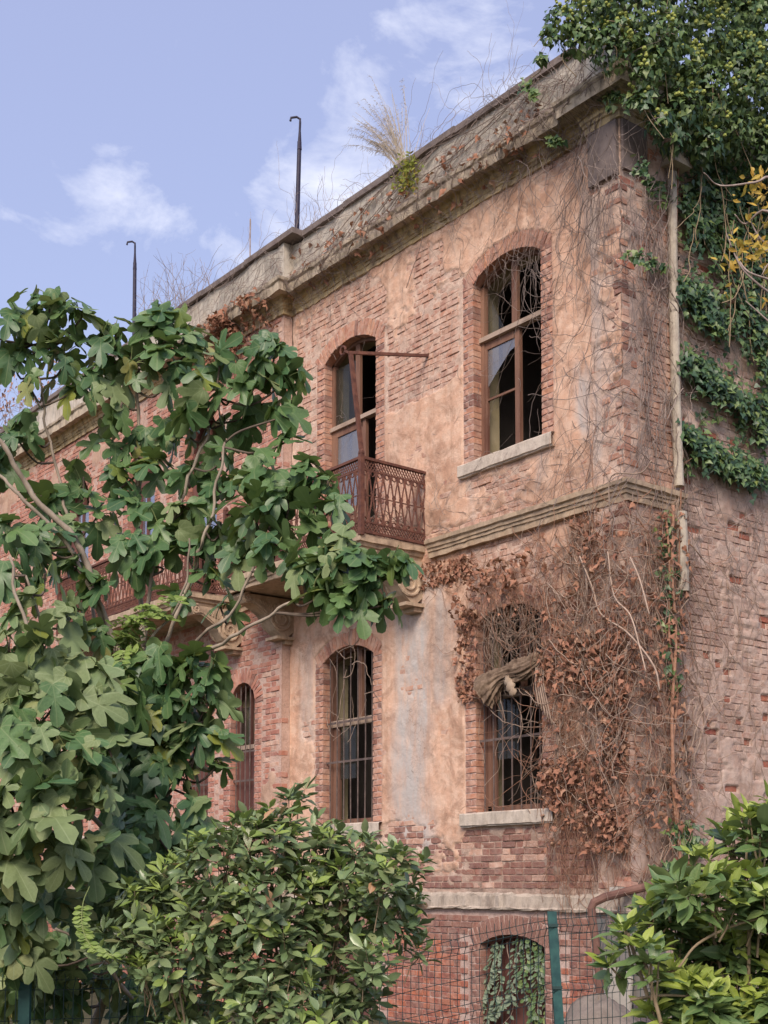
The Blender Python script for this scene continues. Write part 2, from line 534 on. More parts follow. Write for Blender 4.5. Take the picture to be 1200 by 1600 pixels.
M['glass_blue'] = mat_glass('sky_mirroring_pane', (.8, .85, .95), .35, .05, (.30, .31, .36), .45)
M['stem'] = mat_simple('dry_vine_stem', (.38, .27, .205), (.55, .42, .335), .9, 20, .15, .4, useRand=True)
M['stem_red'] = mat_simple('russet_vine_stem', (.32, .165, .105), (.46, .27, .19), .9, 20, .15, .4, useRand=True)
M['twig'] = mat_simple('grey_twig', (.28, .215, .19), (.44, .36, .32), .9, 20, .15, .4, useRand=True)
M['straw'] = mat_simple('straw_grass', (.46, .38, .27), (.62, .53, .42), .8, 20, .2, .2)
M['dead'] = mat_leaf('dead_leaf', [(.0, (.34, .16, .105)), (.4, (.43, .22, .145)), (.75, (.28, .13, .09)), (1., (.48, .30, .205))], (.36, .21, .14), .8, None, .10, .15)
M['ivy'] = mat_leaf('ivy_leaf', [(.0, (.105, .185, .065)), (.4, (.185, .27, .09)), (.7, (.085, .16, .065)), (1., (.28, .34, .10))], (.11, .15, .06), .42, (.14, .2, .09), .22, .45)
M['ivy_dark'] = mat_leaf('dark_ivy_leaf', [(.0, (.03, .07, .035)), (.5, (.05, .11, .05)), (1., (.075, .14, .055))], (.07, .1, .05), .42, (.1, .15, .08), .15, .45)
M['ivy_pale'] = mat_leaf('variegated_ivy_leaf', [(.0, (.16, .22, .13)), (.5, (.24, .29, .20)), (1., (.10, .16, .08))], (.2, .24, .14), .5, (.36, .4, .28), .2, .35)
M['umbel'] = mat_simple('ivy_umbel', (.24, .29, .075), (.38, .40, .11), .8, 30, .2, .3)
M['fig'] = mat_leaf('fig_leaf', [(.0, (.065, .14, .06)), (.3, (.10, .19, .07)), (.6, (.15, .245, .085)), (.8, (.07, .15, .07)), (.93, (.11, .19, .06)), (1., (.30, .32, .06))], (.15, .22, .08), .40, (.22, .29, .13), .26, .42, 1)
M['fig_low'] = mat_leaf('pale_fig_leaf', [(.0, (.17, .23, .095)), (.35, (.23, .285, .125)), (.7, (.16, .24, .105)), (.92, (.27, .30, .12)), (1., (.36, .33, .10))], (.16, .22, .1), .55, (.28, .34, .17), .24, .35, 1)
M['fig_bark'] = mat_simple('fig_bark', (.21, .165, .125), (.38, .315, .245), .85, 11, .2, .4, stretch=(1, 1, .5))
M['fig_twig'] = mat_simple('dark_fig_twig', (.10, .075, .06), (.17, .13, .10), .85, 9, .2, .3)
M['bush'] = mat_leaf('glossy_bush_leaf', [(.0, (.13, .205, .09)), (.4, (.25, .33, .14)), (.75, (.155, .225, .11)), (.9, (.24, .28, .13)), (1., (.30, .31, .15))], (.17, .21, .11), .27, (.19, .24, .11), .2, .5)
M['bush_y'] = mat_leaf('young_bush_leaf', [(.0, (.26, .37, .08)), (.5, (.36, .46, .11)), (1., (.22, .33, .09))], (.24, .32, .09), .4, (.33, .4, .15), .3, .45)
M['lau'] = mat_leaf('laurel_leaf', [(.0, (.09, .165, .06)), (.4, (.17, .26, .085)), (.75, (.12, .20, .08)), (1., (.27, .35, .10))], (.18, .23, .10), .28, (.22, .28, .11), .2, .5)
M['lau_y'] = mat_leaf('yellow_green_laurel_leaf', [(.0, (.32, .42, .07)), (.5, (.42, .50, .10)), (1., (.25, .36, .08))], (.34, .42, .1), .4, (.44, .48, .18), .32, .45)
M['lau_brown'] = mat_leaf('withered_laurel_leaf', [(.0, (.48, .26, .14)), (1., (.52, .34, .2))], (.5, .33, .22), .7, (.55, .4, .3), .2, .2)
M['yellow'] = mat_leaf('yellow_autumn_leaf', [(.0, (.58, .34, .05)), (.5, (.66, .44, .08)), (1., (.50, .40, .07))], (.62, .45, .14), .6, (.7, .5, .2), .35, .3)
M['sprig'] = mat_leaf('light_green_sprig_leaf', [(.0, (.20, .30, .07)), (.5, (.28, .38, .09)), (1., (.16, .25, .06))], (.25, .33, .1), .5, (.36, .42, .18), .3, .35)
M['fern'] = mat_leaf('parapet_weed_leaf', [(.0, (.22, .26, .04)), (.5, (.34, .34, .06)), (.8, (.16, .22, .04)), (1., (.46, .24, .07))], (.3, .3, .08), .6, None, .3, .3)
M['bud'] = mat_simple('red_twig_tip', (.30, .16, .11), (.42, .24, .17), .8, 20, .2, .2)
M['branch'] = mat_simple('bush_branch', (.22, .16, .10), (.33, .255, .165), .85, 15, .2, .3)
M['fence'] = mat_simple('teal_green_coated_steel', (.010, .055, .058), (.03, .105, .095), .5, 14, .5, .1)
M['wire'] = mat_simple('dark_green_wire', (.02, .045, .045), (.035, .07, .065), .5, 5, .4, .1)
M['ground'] = mat_simple('earth_and_litter', (.05, .05, .03), (.09, .085, .05), .95, 1.2, .1, .6)
M['plank'] = mat_simple('grey_plank', (.17, .155, .14), (.28, .26, .24), .9, 4, .15, .5, stretch=(1, 1, .12), useRand=True)
M['pale'] = mat_simple('pale_board', (.34, .31, .27), (.46, .42, .37), .8, 3, .2, .2)
M['rock'] = mat_stone('grey_stone', (.17, .14, .12), (.24, .20, .17), (.13, .11, .095), .3)
M['stump'] = mat_simple('gnarled_wood', (.10, .065, .045), (.28, .20, .14), .9, 9, .15, .8, stretch=(1, 1, 1))
M['scrap'] = mat_simple('pale_burl', (.30, .22, .155), (.40, .31, .23), .9, 9, .15, .4)

# ------------------------------------------------------------------ ground
g = Geo()
nx = 60
xs = np.linspace(-60, 40, nx); ys = np.linspace(-40, 60, nx)
GX, GY = np.meshgrid(xs, ys, indexing='ij')
GZ = fbm(GX * .2, GY * .2, 5) * .06 - .05
V = np.stack([GX, GY, GZ], -1).reshape(-1, 3)
i, j = np.meshgrid(np.arange(nx - 1), np.arange(nx - 1), indexing='ij')
q = (i * nx + j).ravel()
g.add(V, np.stack([q, q + nx, q + nx + 1, q + 1], -1))
g.add([(-900, -900, -.35), (900, -900, -.35), (900, 900, -.35), (-900, 900, -.35)], [(0, 1, 2, 3)])
g.build('ground', M['ground'], smooth=True, kind='structure')

# ------------------------------------------------------------------ the building
B = thing('brick_building', 'abandoned two storey red brick building with peeling plaster, iron balconies and broken arched windows', 'building', (0, 0, 0))

# openings: x0, x1, sill z, spring z, rise, wall plane y
OP = {
    'w1': (-2.28, -1.16, 6.54, 8.68, .17, 0.0), 'w2': (-5.28, -4.15, 5.76, 8.66, .18, 0.0),
    'l1': (-2.27, -1.20, 2.44, 4.60, .16, 0.0), 'l2': (-5.29, -4.20, 2.40, 4.56, .16, 0.0),
    'c1': (-7.39, -6.74, 2.44, 4.17, .325, -.15), 'c2': (-8.66, -8.01, 2.44, 4.17, .325, -.15), 'c3': (-9.93, -9.28, 2.44, 4.17, .325, -.15),
    'u1': (-8.78, -7.84, 5.76, 8.30, .47, -.15), 'u2': (-10.72, -9.78, 5.76, 8.30, .47, -.15), 'u3': (-13.2, -12.2, 5.76, 8.4, .47, -.15),
    'c4': (-12.9, -12.2, 2.44, 4.17, .325, -.15),
    'b1': (-2.20, -1.18, -.10, .95, .12, 0.0), 'b2': (-5.3, -4.25, -.10, .95, .12, 0.0),
}


def arch_z(o, x):
    """height of the opening's head above x (vectorised)"""
    x0, x1, zs, zp, rise, _ = o
    wd = x1 - x0; Rr = (wd * wd / 4 + rise * rise) / (2 * rise); cx = (x0 + x1) / 2; cz = zp + rise - Rr
    return cz + np.sqrt(np.maximum(Rr * Rr - (np.asarray(x) - cx) ** 2, 0))


def in_open(o, x, z, e=0.0, below=0.0):
    x0, x1, zs, zp, rise, _ = o
    wd = x1 - x0; Rr = (wd * wd / 4 + rise * rise) / (2 * rise); cx = (x0 + x1) / 2; cz = zp + rise - Rr
    x = np.asarray(x); z = np.asarray(z)
    inx = (x > x0 - e) & (x < x1 + e) & (z > zs - below)
    rr = np.hypot(x - cx, z - cz)
    return inx & ((z < zp) | ((rr < Rr + e) & (z >= zp)) | ((z < zp + e) & (np.abs(x - cx) < wd / 2 + e) & (rr < Rr + e)))


# --- coverage of the plaster over each wall: c > 0 plastered, c < 0 bare brick
def cover_front(x, z):
    c = np.full_like(x, -.08)
    c += .9 * boxm(x, z, -1.0, -.40, 6.4, 9.45, .12)
    c += .85 * boxm(x, z, -4.1, -2.45, 5.9, 7.55, .3)
    c -= .75 * boxm(x, z, -3.9, -2.7, 7.55, 8.3, .22)
    c -= .28 * boxm(x, z, -6.0, -2.6, 8.2, 9.6, .3)
    c += .55 * boxm(x, z, -2.9, -.45, 8.95, 9.5, .25)
    c += .35 * boxm(x, z, -2.7, -.4, 5.85, 6.5, .15)
    c -= .5 * boxm(x, z, -6.1, -5.4, 6.0, 9.0, .15)
    c += .95 * boxm(x, z, -4.1, -2.45, 2.45, 5.6, .15)
    c += .55 * boxm(x, z, -6.2, -5.50, 2.2, 5.6, .1)
    c += .35 * boxm(x, z, -5.6, -3.9, 4.9, 5.6, .15)
    c -= .22 * boxm(x, z, -6.2, .2, 1.4, 2.15, .2)
    c += .25 * boxm(x, z, -1.0, -.3, 2.2, 5.6, .2)
    c -= .8 * boxm(x, z, -.36, .2, 1.4, 9.7, .05)
    return c


def cover_central(x, z):
    return np.full_like(x, -.62) + .35 * boxm(x, z, -20, -6, 8.9, 9.7, .2)


def cover_side(y, z):
    return np.full_like(y, -.34) + .2 * boxm(y, z, 0, 5, 5.6, 6.6, .3)


def cover_base(x, z):
    return np.full_like(x, -1.2)


walls = []
bricks = []          # (mat3x3, centre, material key, wall index, score)


def wall_sheet(name, U, N, O, u0, u1, z0, z1, res, cov, key, seed, opens=(), smear=.0105, base=-.0030, amp=.75, washes=(), darks=(), spall=0.0, lab=None):
    """one rough skin of mortar and plaster; bricks stand through it where it is thin"""
    U = np.array(U, float); N = np.array(N, float); O = np.array(O, float)
    nu = max(2, int(round((u1 - u0) / res)) + 1); nz = max(2, int(round((z1 - z0) / res)) + 1)
    us = np.linspace(u0, u1, nu); zs = np.linspace(z0, z1, nz)
    uu, zz = np.meshgrid(us, zs, indexing='ij')

    def height(u, z):
        c = cov(u, z) + amp * fbm(u * 1.1 + 3, z * 1.1, seed, 5)
        # chips that follow the brick pattern underneath
        c = c + .16 * vnoise(u / .23, np.floor(z / .075) * 7.7, seed + 50)
        cvr = sstep(-.04, .04, c)
        s = fbm(u * 7, z * 9, seed + 20, 3)
        ridge = 1 - np.abs(fbm(u * 5.5 + .4 * s, z * 5.5 - .4 * s, seed + 35, 3))
        scaly = (1 - sstep(.25, .75, np.abs(c - .15)))
        flake = sstep(.05, .22, fbm(u * 3.2, z * 2.6, seed + 37, 4) - .18)      # second coat flaked away
        bare = sstep(.30, .85, -c)
        h = (base - .0035 * bare + smear * (1 - .5 * bare) * s) * (1 - cvr) + (.014 + .008 * fbm(u * 2.5, z * 2.5, seed + 30, 4) + .003 * s - .0045 * flake) * cvr
        h = h + scaly * .007 * (ridge - .72)
        for o in opens:
            inside = in_open(o, u, z, .185, .02)
            h = np.where(inside, -.009, h)
            cvr = np.where(inside, 0, cvr)
        return h, cvr

    H, CV = height(uu, zz)
    # --- bricks behind the skin
    wi = len(walls)
    course = .075
    k0 = int(math.floor(z0 / course)); k1 = int(math.ceil(z1 / course))
    rg = np.random.default_rng(seed + 99)
    sp_rects = []
    bl = []
    for k in range(k0, k1):
        zc = (k + .5) * course
        if zc - .04 < z0 or zc + .04 > z1:
            continue
        u = u0 + (k % 2) * .085 + rg.random() * .02 - .1
        q = k
        while u < u1:
            L = .215 if (q % 2 == 0) else .104
            q += 1
            uc = u + L / 2; u += L + .011
            if uc - L / 2 < u0 or uc + L / 2 > u1:
                continue
            bl.append((uc, zc, L))
    bl = np.array(bl)
    if len(bl):
        keep = np.ones(len(bl), bool)
        for o in opens:
            for du in (-.5, 0, .5):
                for dz in (-.03, .03):
                    keep &= ~in_open(o, bl[:, 0] + du * bl[:, 2], bl[:, 1] + dz, .172, .16)
        bl = bl[keep]
        hb = rg.normal(.0005, .0034 if N[0] == 0 else .002, len(bl))
        spl = rg.random(len(bl)) < spall * (0.6 + .8 * (fbm(bl[:, 0] * .8, bl[:, 1] * .8, seed + 70, 2) > 0))
        hb[spl] = -.020 + rg.normal(0, .006, spl.sum())
        for (uc, zc, L) in bl[spl]:
            m = (np.abs(uu - uc) < L / 2 + .004) & (np.abs(zz - zc) < .036)
            H[m] = -.04; CV[m] = 0
        hm = np.full(len(bl), 9.0)
        for du in (-.42, -.2, 0, .2, .42):
            for dz in (-.022, 0, .022):
                hh, _ = height(bl[:, 0] + du * bl[:, 2], bl[:, 1] + dz)
                hm = np.minimum(hm, hh)
        vis = (hb > hm - .001) | spl
        expo = np.clip((hb - hm) / .01, 0, 1)
        for (uc, zc, L), hbi, sp, ex in zip(bl[vis], hb[vis], spl[vis], expo[vis]):
            tl = rg.normal(0, .006)
            ax_u = -U * math.cos(tl) + np.array([0, 0, 1]) * math.sin(tl)
            ax_z = np.array([0, 0, 1]) * math.cos(tl) + U * math.sin(tl)
            Mx = np.stack([ax_u * L * rg.uniform(.97, 1.0), N * .07, ax_z * .0645 * rg.uniform(.96, 1.02)], 1)
            P = O + U * uc + N * hbi + np.array([0, 0, zc + rg.normal(0, .001)])
            bricks.append((Mx, P, key(uc, zc, sp), wi, ex))
    V = O + uu[..., None] * U + H[..., None] * N
    V[..., 2] += zz
    idx = np.arange(nu * nz).reshape(nu, nz)
    cu = (uu[:-1, :-1] + uu[1:, 1:]) / 2; cz = (zz[:-1, :-1] + zz[1:, 1:]) / 2
    hole = np.zeros(cu.shape, bool)
    for o in opens:
        hole |= in_open(o, cu, cz, .07, 0)
    qd = np.stack([idx[:-1, :-1], idx[1:, :-1], idx[1:, 1:], idx[:-1, 1:]], -1)[~hole]
    wash = np.zeros_like(uu); dk = np.zeros_like(uu)
    for (a, b, c, d, s, v) in washes:
        wash = np.maximum(wash, v * boxm(uu + .12 * fbm(uu * 2, zz * .7, seed + 5, 3), zz + .25 * fbm(uu * 3, zz * .6, seed + 6, 3), a, b, c, d, s))
    for (a, b, c, d, s, v) in darks:
        dk = np.maximum(dk, v * boxm(uu + .25 * fbm(uu, zz, seed + 7, 3), zz + .25 * fbm(uu * 1.3, zz * 1.3, seed + 8, 3), a, b, c, d, s))
    gg = Geo(); gg.add(V.reshape(-1, 3), qd)
    ob = gg.build(name, lab, B, smooth=True, attrs={'cov': CV.ravel(), 'wash': wash.ravel(), 'dark': dk.ravel()})
    walls.append(ob)
    return ob


def k_front(u, z, sp):
    if u > -.40 and z > 8.6 and random.random() < .7:
        return 'brick_q'
    if z < 2.3 and random.random() < .85:
        return 'brick_p'
    return 'brick'


XU = (1, 0, 0)
ops_f = [OP['w1'], OP['w2'], OP['l1'], OP['l2']]
wall_sheet('wall', XU, (0, -1, 0), (0, 0, 0), -6.06, -.36, 1.50, 9.72, .0185, cover_front, k_front, 3, ops_f,
           washes=[(-2.4, -2.32, 5.95, 6.4, .05, .5), (-1.2, -1.1, 5.95, 6.4, .06, .5), (-3.75, -3.05, 2.0, 5.15, .16, 1.0), (-3.0, -2.6, 3.6, 5.0, .14, .75), (-.62, -.38, 6.45, 7.1, .1, .9), (-.5, -.4, 8.3, 9.0, .08, .7), (-5.75, -5.5, 3.4, 4.9, .08, .5)],
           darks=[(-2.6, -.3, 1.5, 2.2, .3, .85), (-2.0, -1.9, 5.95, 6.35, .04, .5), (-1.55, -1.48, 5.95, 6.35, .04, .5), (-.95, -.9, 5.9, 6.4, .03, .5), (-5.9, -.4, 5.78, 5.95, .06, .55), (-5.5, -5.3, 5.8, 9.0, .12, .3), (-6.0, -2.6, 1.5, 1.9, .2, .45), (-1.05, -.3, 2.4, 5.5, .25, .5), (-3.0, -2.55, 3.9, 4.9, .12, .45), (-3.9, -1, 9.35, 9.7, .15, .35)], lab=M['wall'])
# corner pilaster: two faces, 6 cm proud
wall_sheet('wall', XU, (0, -1, 0), (0, -.06, 0), -.36, .07, 1.50, 9.72, .0185, lambda u, z: np.full_like(u, -.30), k_front, 9, (), smear=.012,
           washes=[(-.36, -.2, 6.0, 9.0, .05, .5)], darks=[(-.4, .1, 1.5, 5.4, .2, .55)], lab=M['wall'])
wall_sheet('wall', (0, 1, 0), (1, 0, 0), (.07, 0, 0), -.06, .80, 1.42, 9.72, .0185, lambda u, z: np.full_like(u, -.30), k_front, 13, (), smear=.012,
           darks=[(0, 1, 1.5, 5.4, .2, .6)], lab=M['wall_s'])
# side wall
wall_sheet('wall', (0, 1, 0), (1, 0, 0), (0, 0, 0), .78, 3.6, .9, 10.3, .020, cover_side, lambda u, z, sp: 'brick_spall' if sp else 'brick_s', 21, (),
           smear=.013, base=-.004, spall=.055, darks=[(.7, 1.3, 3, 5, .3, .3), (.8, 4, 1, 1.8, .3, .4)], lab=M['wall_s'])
wall_sheet('wall', (0, 1, 0), (1, 0, 0), (0, 0, 0), 3.6, 8.0, .9, 10.3, .06, cover_side, lambda u, z, sp: 'brick_s', 22, (), smear=.008, lab=M['wall_s'])
# projecting central part and its return
ops_c = [OP[k] for k in ('c1', 'c2', 'c3', 'c4', 'u1', 'u2', 'u3')]
kc = lambda u, z, sp: 'brick_c' if random.random() < .8 else 'brick'
wall_sheet('wall', XU, (0, -1, 0), (0, -.15, 0), -10.2, -6.06, 1.50, 9.72, .028, cover_central, kc, 31, ops_c, smear=.006, lab=M['wall_c'])
wall_sheet('wall', XU, (0, -1, 0), (0, -.15, 0), -17.0, -10.2, 1.50, 9.72, .06, cover_central, kc, 32, ops_c, smear=.006, lab=M['wall_c'])
wall_sheet('wall', (0, 1, 0), (1, 0, 0), (-6.06, 0, 0), -.15, .0, 1.50, 9.72, .03, lambda u, z: np.full_like(u, -1.0), kc, 33, (), smear=.004, lab=M['wall_c'])
# basement below the plinth band
kb = lambda u, z, sp: 'brick_p' if z > 1.0 + .12 * math.sin(u * 3) or (z > .6 and random.random() < .25) else 'brick_b'
wall_sheet('basement_wall', XU, (0, -1, 0), (0, -.02, 0), -6.06, -.34, -.2, 1.34, .024, cover_base, kb, 41, [OP['b1'], OP['b2']], smear=.003, base=-.008, lab=M['wall_b'])
wall_sheet('basement_wall', XU, (0, -1, 0), (0, -.17, 0), -17, -6.06, -.2, 1.34, .06, cover_base, kb, 42, (), smear=.003, base=-.008, lab=M['wall_b'])
g = Geo()
g.box(-.34, .05, -.015, .30, -.3, 1.34); g.box(-.3, .048, .302, .83, -.3, 1.46); g.box(-.35, .058, -.048, .79, 1.5, 9.7); g.box(-.3, .0, .3, 8, -.3, 1.0); g.box(-24, -17, 0, .3, -.3, 9.8)
g.box(-6.09, -6.05, -.168, .2, -.3, 1.34); g.build('wall_core', M['wall_b'], B, kind='stuff')

# --- dressings of the openings: quoins, voussoirs, reveals
ZV = np.array([0, 0, 1.0])


def dressing(o, wi, key, depth=.125, arch=True, head_h=.215):
    x0, x1, zs, zp, rise, y = o
    out = .0015
    k = 0
    z = zs + .005
    gm = Geo()
    while z < zp - .03:
        zc = z + .036
        for sgn, xe in ((-1, x0), (1, x1)):
            wd = .175
            parts = [(0, wd)] if k % 2 == 0 else [(0, .083), (.092, wd - .092)]
            for (a, L) in parts:
                xc = xe + sgn * (a + L / 2)
                Mx = np.stack([np.array([-1., 0, 0]) * L, np.array([0, -1., 0]) * depth, ZV * .0655], 1)
                hb = out + random.gauss(0, .0015)
                kk = key if random.random() < .86 else 'brick_p'
                bricks.append((Mx, np.array([xc + random.gauss(0, .0012), y - hb, zc]), kk, wi, 1.0))
        z += .075; k += 1
    for sgn, xe in ((-1, x0), (1, x1)):
        a, b = sorted((xe + sgn * .006, xe + sgn * .178))
        gm.box(a, b, y + .0035, y + depth + .01, zs - .02, zp)
    wd = x1 - x0; Rr = (wd * wd / 4 + rise * rise) / (2 * rise); cx = (x0 + x1) / 2; cz = zp + rise - Rr
    half = math.asin(min(1, wd / 2 / Rr))
    half_out = half + (.10 / Rr if rise < .25 else 0)
    n = int(round(2 * half_out * (Rr + head_h / 2) / .073)) | 1
    for q in range(n):
        t = -half_out + (q + .5) * 2 * half_out / n
        rad = np.array([math.sin(t), 0, math.cos(t)]); tan = np.array([math.cos(t), 0, -math.sin(t)])
        c = np.array([cx, 0, cz]) + rad * (Rr + head_h / 2)
        Wt = 2 * half_out / n * (Rr + head_h * .45) - .008
        Mx = np.stack([rad * head_h, np.array([0, -1., 0]) * depth, tan * Wt], 1)
        if np.linalg.det(Mx) < 0:
            Mx[:, 2] *= -1
        bricks.append((Mx, np.array([c[0], y - out - .002 + random.gauss(0, .002), c[2]]), key if random.random() < .93 else 'brick_p', wi, 1.0))
    # mortar ring behind the voussoirs and the soffit
    m = 16
    Vs = []
    for q in range(m + 1):
        t = -half_out + q * 2 * half_out / m
        for rr in (Rr + .006, Rr + head_h + .004):
            for yy in (y + .003, y + depth + .01):
                Vs.append((cx + math.sin(t) * rr, yy, cz + math.cos(t) * rr))
    Fs = []
    for q in range(m):
        a = q * 4; b = a + 4
        Fs += [(a, b, b + 2, a + 2), (a, a + 1, b + 1, b), (a + 1, a + 3, b + 3, b + 1), (a + 2, b + 2, b + 3, a + 3)]
    gm.add(Vs, Fs)
    gm.build('reveal', M['wall_b'], walls[wi])


for k, wi, ky in (('w1', 0, 'brick_q'), ('w2', 0, 'brick_q'), ('l1', 0, 'brick_q'), ('l2', 0, 'brick_q'), ('c1', 5, 'brick_c'), ('c2', 5, 'brick_c'), ('c3', 5, 'brick_c'),
                  ('u1', 5, 'brick_c'), ('u2', 6, 'brick_c'), ('u3', 6, 'brick_c'), ('c4', 6, 'brick_c'), ('b1', 8, 'brick_p'), ('b2', 8, 'brick_p')):
    o = OP[k]
    if k[0] == 'b':
        o = o[:5] + (-.02,)
    dressing(o, wi, ky, depth=.125 if k[0] != 'b' else .14)

bricks[:] = [b for b in bricks if not (b[3] == 1 and b[1][0] > -.17) and not (b[3] == 2 and b[1][1] < .17)]
# corner quoins, alternating long and short, some missing
k = 0; z = 1.56
while z < 8.98:
    if not (5.48 < z < 5.80) and random.random() < .8:
        lx, ly = ((.215, .104) if k % 2 else (.104, .215))
        o_ = random.gauss(.001, .0025)
        Mx = np.stack([np.array([-1., 0, 0]) * lx, np.array([0, -1., 0]) * ly, ZV * .0655 * random.uniform(.95, 1.02)], 1)
        bricks.append((Mx, np.array([.07 + o_ - lx / 2, -.06 - o_, z + .036]), (random.choice(['brick_b', 'brick_q', 'brick_b']) if z > 7.9 else random.choice(['brick', 'brick', 'brick_q', 'brick_p'])), 1, 1.0))
    z += .075; k += 1

# --- bricks: the 300 that show largest one by one, the rest joined per wall
CH = []
for s in range(6):
    rg = np.random.default_rng(200 + s)
    a = .5; fx, fz = .012, .055
    Vb = [(-a, -1, -a), (a, -1, -a), (a, -1, a), (-a, -1, a), (-a, -.08, -a), (a, -.08, -a), (a, -.08, a), (-a, -.08, a),
          (-a + fx, 0, -a + fz), (a - fx, 0, -a + fz), (a - fx, 0, a - fz), (-a + fx, 0, a - fz), (0, .02, -a + fz), (0, .02, a - fz)]
    Vb = np.array(Vb)
    Vb[8:] += rg.normal(0, 1, (6, 3)) * np.array([.012, .03, .03])
    Fb = [(0, 1, 5, 4), (1, 2, 6, 5), (2, 3, 7, 6), (3, 0, 4, 7), (5, 6, 10, 9), (7, 4, 8, 11), (8, 12, 13, 11), (12, 9, 10, 13), (4, 5, 9, 12, 8), (6, 7, 11, 13, 10)]
    CH.append((Vb, Fb, np.zeros((14, 2))))
bkeys = ['brick', 'brick_q', 'brick_c', 'brick_s', 'brick_spall', 'brick_b', 'brick_p']
bmeshes = {}


def hidden_px(x, y):
    return not (2 < x < 1198 and 2 < y < 1598) or (x < 470 and y > 560 and not (350 < x < 456 and 960 < y < 1230)) or (x < 690 and y > 1310) or (x > 950 and y > 1330) or (x > 1060 and y < 720) or (x > 880 and y > 900 and x < 1055)


score = []
for Mx, P, ky, wi, ex in bricks:
    px, py, z = project(P)
    if hidden_px(px, py):
        score.append(0); continue
    e = P + Mx[:, 0]; f = P + Mx[:, 2]
    ex_, ey_, _ = project(e); fx_, fy_, _ = project(f)
    score.append(abs((ex_ - px) * (fy_ - py) - (ey_ - py) * (fx_ - px)) * (.25 + .75 * ex))
order = np.argsort(-np.array(score))
single = set(order[:300].tolist())
rest = {}
for q, (Mx, P, ky, wi, ex) in enumerate(bricks):
    if q in single:
        v = q % 6
        if (ky, v) not in bmeshes:
            gb = Geo(); gb.multi(*CH[v][:2]); bmeshes[(ky, v)] = gb.mesh('brick', [M[ky]])
        M4 = Matrix([[*Mx[0], P[0]], [*Mx[1], P[1]], [*Mx[2], P[2]], [0, 0, 0, 1]])
        link('brick', bmeshes[(ky, v)], walls[wi], M=M4)
    else:
        rest.setdefault(wi, []).append(q)
for wi, qs in rest.items():
    gb = Geo()
    for v in range(6):
        sel = [q for q in qs if q % 6 == v]
        if sel:
            gb.scatter(CH[v], np.array([bricks[q][0] for q in sel]), np.array([bricks[q][1] for q in sel]), np.array([bkeys.index(bricks[q][2]) for q in sel]))
    gb.build('brickwork', [M[k] for k in bkeys], walls[wi], kind='stuff')


# --- mouldings swept along the plan of the walls
def sweep(path, prof, step=.12, jit=.004, seed=0, caps=True, split=None):
    path = np.array(path, float); prof = np.array(prof, float)
    n = len(path)
    dirs = nrm(path[1:] - path[:-1])
    nor = np.stack([dirs[:, 1], -dirs[:, 0]], 1)
    g = Geo()
    rg = np.random.default_rng(seed)
    offs = []
    for i in range(n):
        if i == 0:
            m = nor[0]
        elif i == n - 1:
            m = nor[-1]
        else:
            m = nor[i - 1] + nor[i]; m = m / (1 + nor[i - 1] @ nor[i])
        offs.append(m)
    k = len(prof)
    for i in range(n - 1):
        L = np.linalg.norm(path[i + 1] - path[i])
        ns = max(1, int(L / step))
        ts = np.linspace(0, 1, ns + 1)
        A = path[i] + prof[:, :1] * offs[i]; Bq = path[i + 1] + prof[:, :1] * offs[i + 1]
        V = np.zeros((ns + 1, k, 3))
        V[..., :2] = A[None] * (1 - ts)[:, None, None] + Bq[None] * ts[:, None, None]
        V[..., 2] = prof[None, :, 1]
        jt = rg.normal(0, jit, (ns + 1, k, 3)); jt[0] = 0; jt[-1] = 0
        big = fbm(ts[:, None] * L * 1.7 + i * 9, np.arange(k)[None] * .35, seed + 3, 3) * jit * 2.2
        big[0] = 0; big[-1] = 0
        V += jt
        V[..., 2] += big
        V[..., :2] += nor[i] * (big * .8)[..., None]
        a = (np.arange(ns)[:, None] * k + np.arange(k - 1)[None]).ravel()
        fq = np.stack([a, a + k, a + k + 1, a + 1], -1)
        if split is None:
            g.add(V.reshape(-1, 3), fq)
        else:
            lowf = (a % k) < split
            g.add(V.reshape(-1, 3), fq[lowf], 0); g.F.append((fq[~lowf] + g.n - len(V.reshape(-1, 3)), 1))
        if caps and i in (0, n - 2):
            e = V[0] if i == 0 else V[-1]
            g.add(e, [tuple(range(k))])
    return g


CORN = [(0, 9.60), (.03, 9.60), (.03, 9.665), (.045, 9.67), (.05, 9.70), (.065, 9.71), (.07, 9.75), (.09, 9.76), (.10, 9.80), (.115, 9.83), (.225, 9.835), (.23, 9.82), (.245, 9.812), (.25, 9.93), (.275, 9.95), (.285, 9.99), (.10, 10.06), (.0, 10.09)]
fpath = [(-24, .0), (-17, .0), (-17, -.15), (-6.06, -.15), (-6.06, 0), (-.36, 0), (-.36, -.06), (.07, -.06), (.07, .46)]
sweep(fpath, CORN, .08, .0045, 1, split=9).build('cornice', [M['cornice'], M['corona']], B)
par = fpath[:-1] + [(.07, .8), (.0, .8), (.0, 8)]
sweep(par, [(-.25, 9.9), (.03, 10.04), (.03, 10.33), (.03, 10.63), (-.25, 10.64), (-.25, 9.9)], .2, .008, 2).build('parapet', M['parapet'], B)
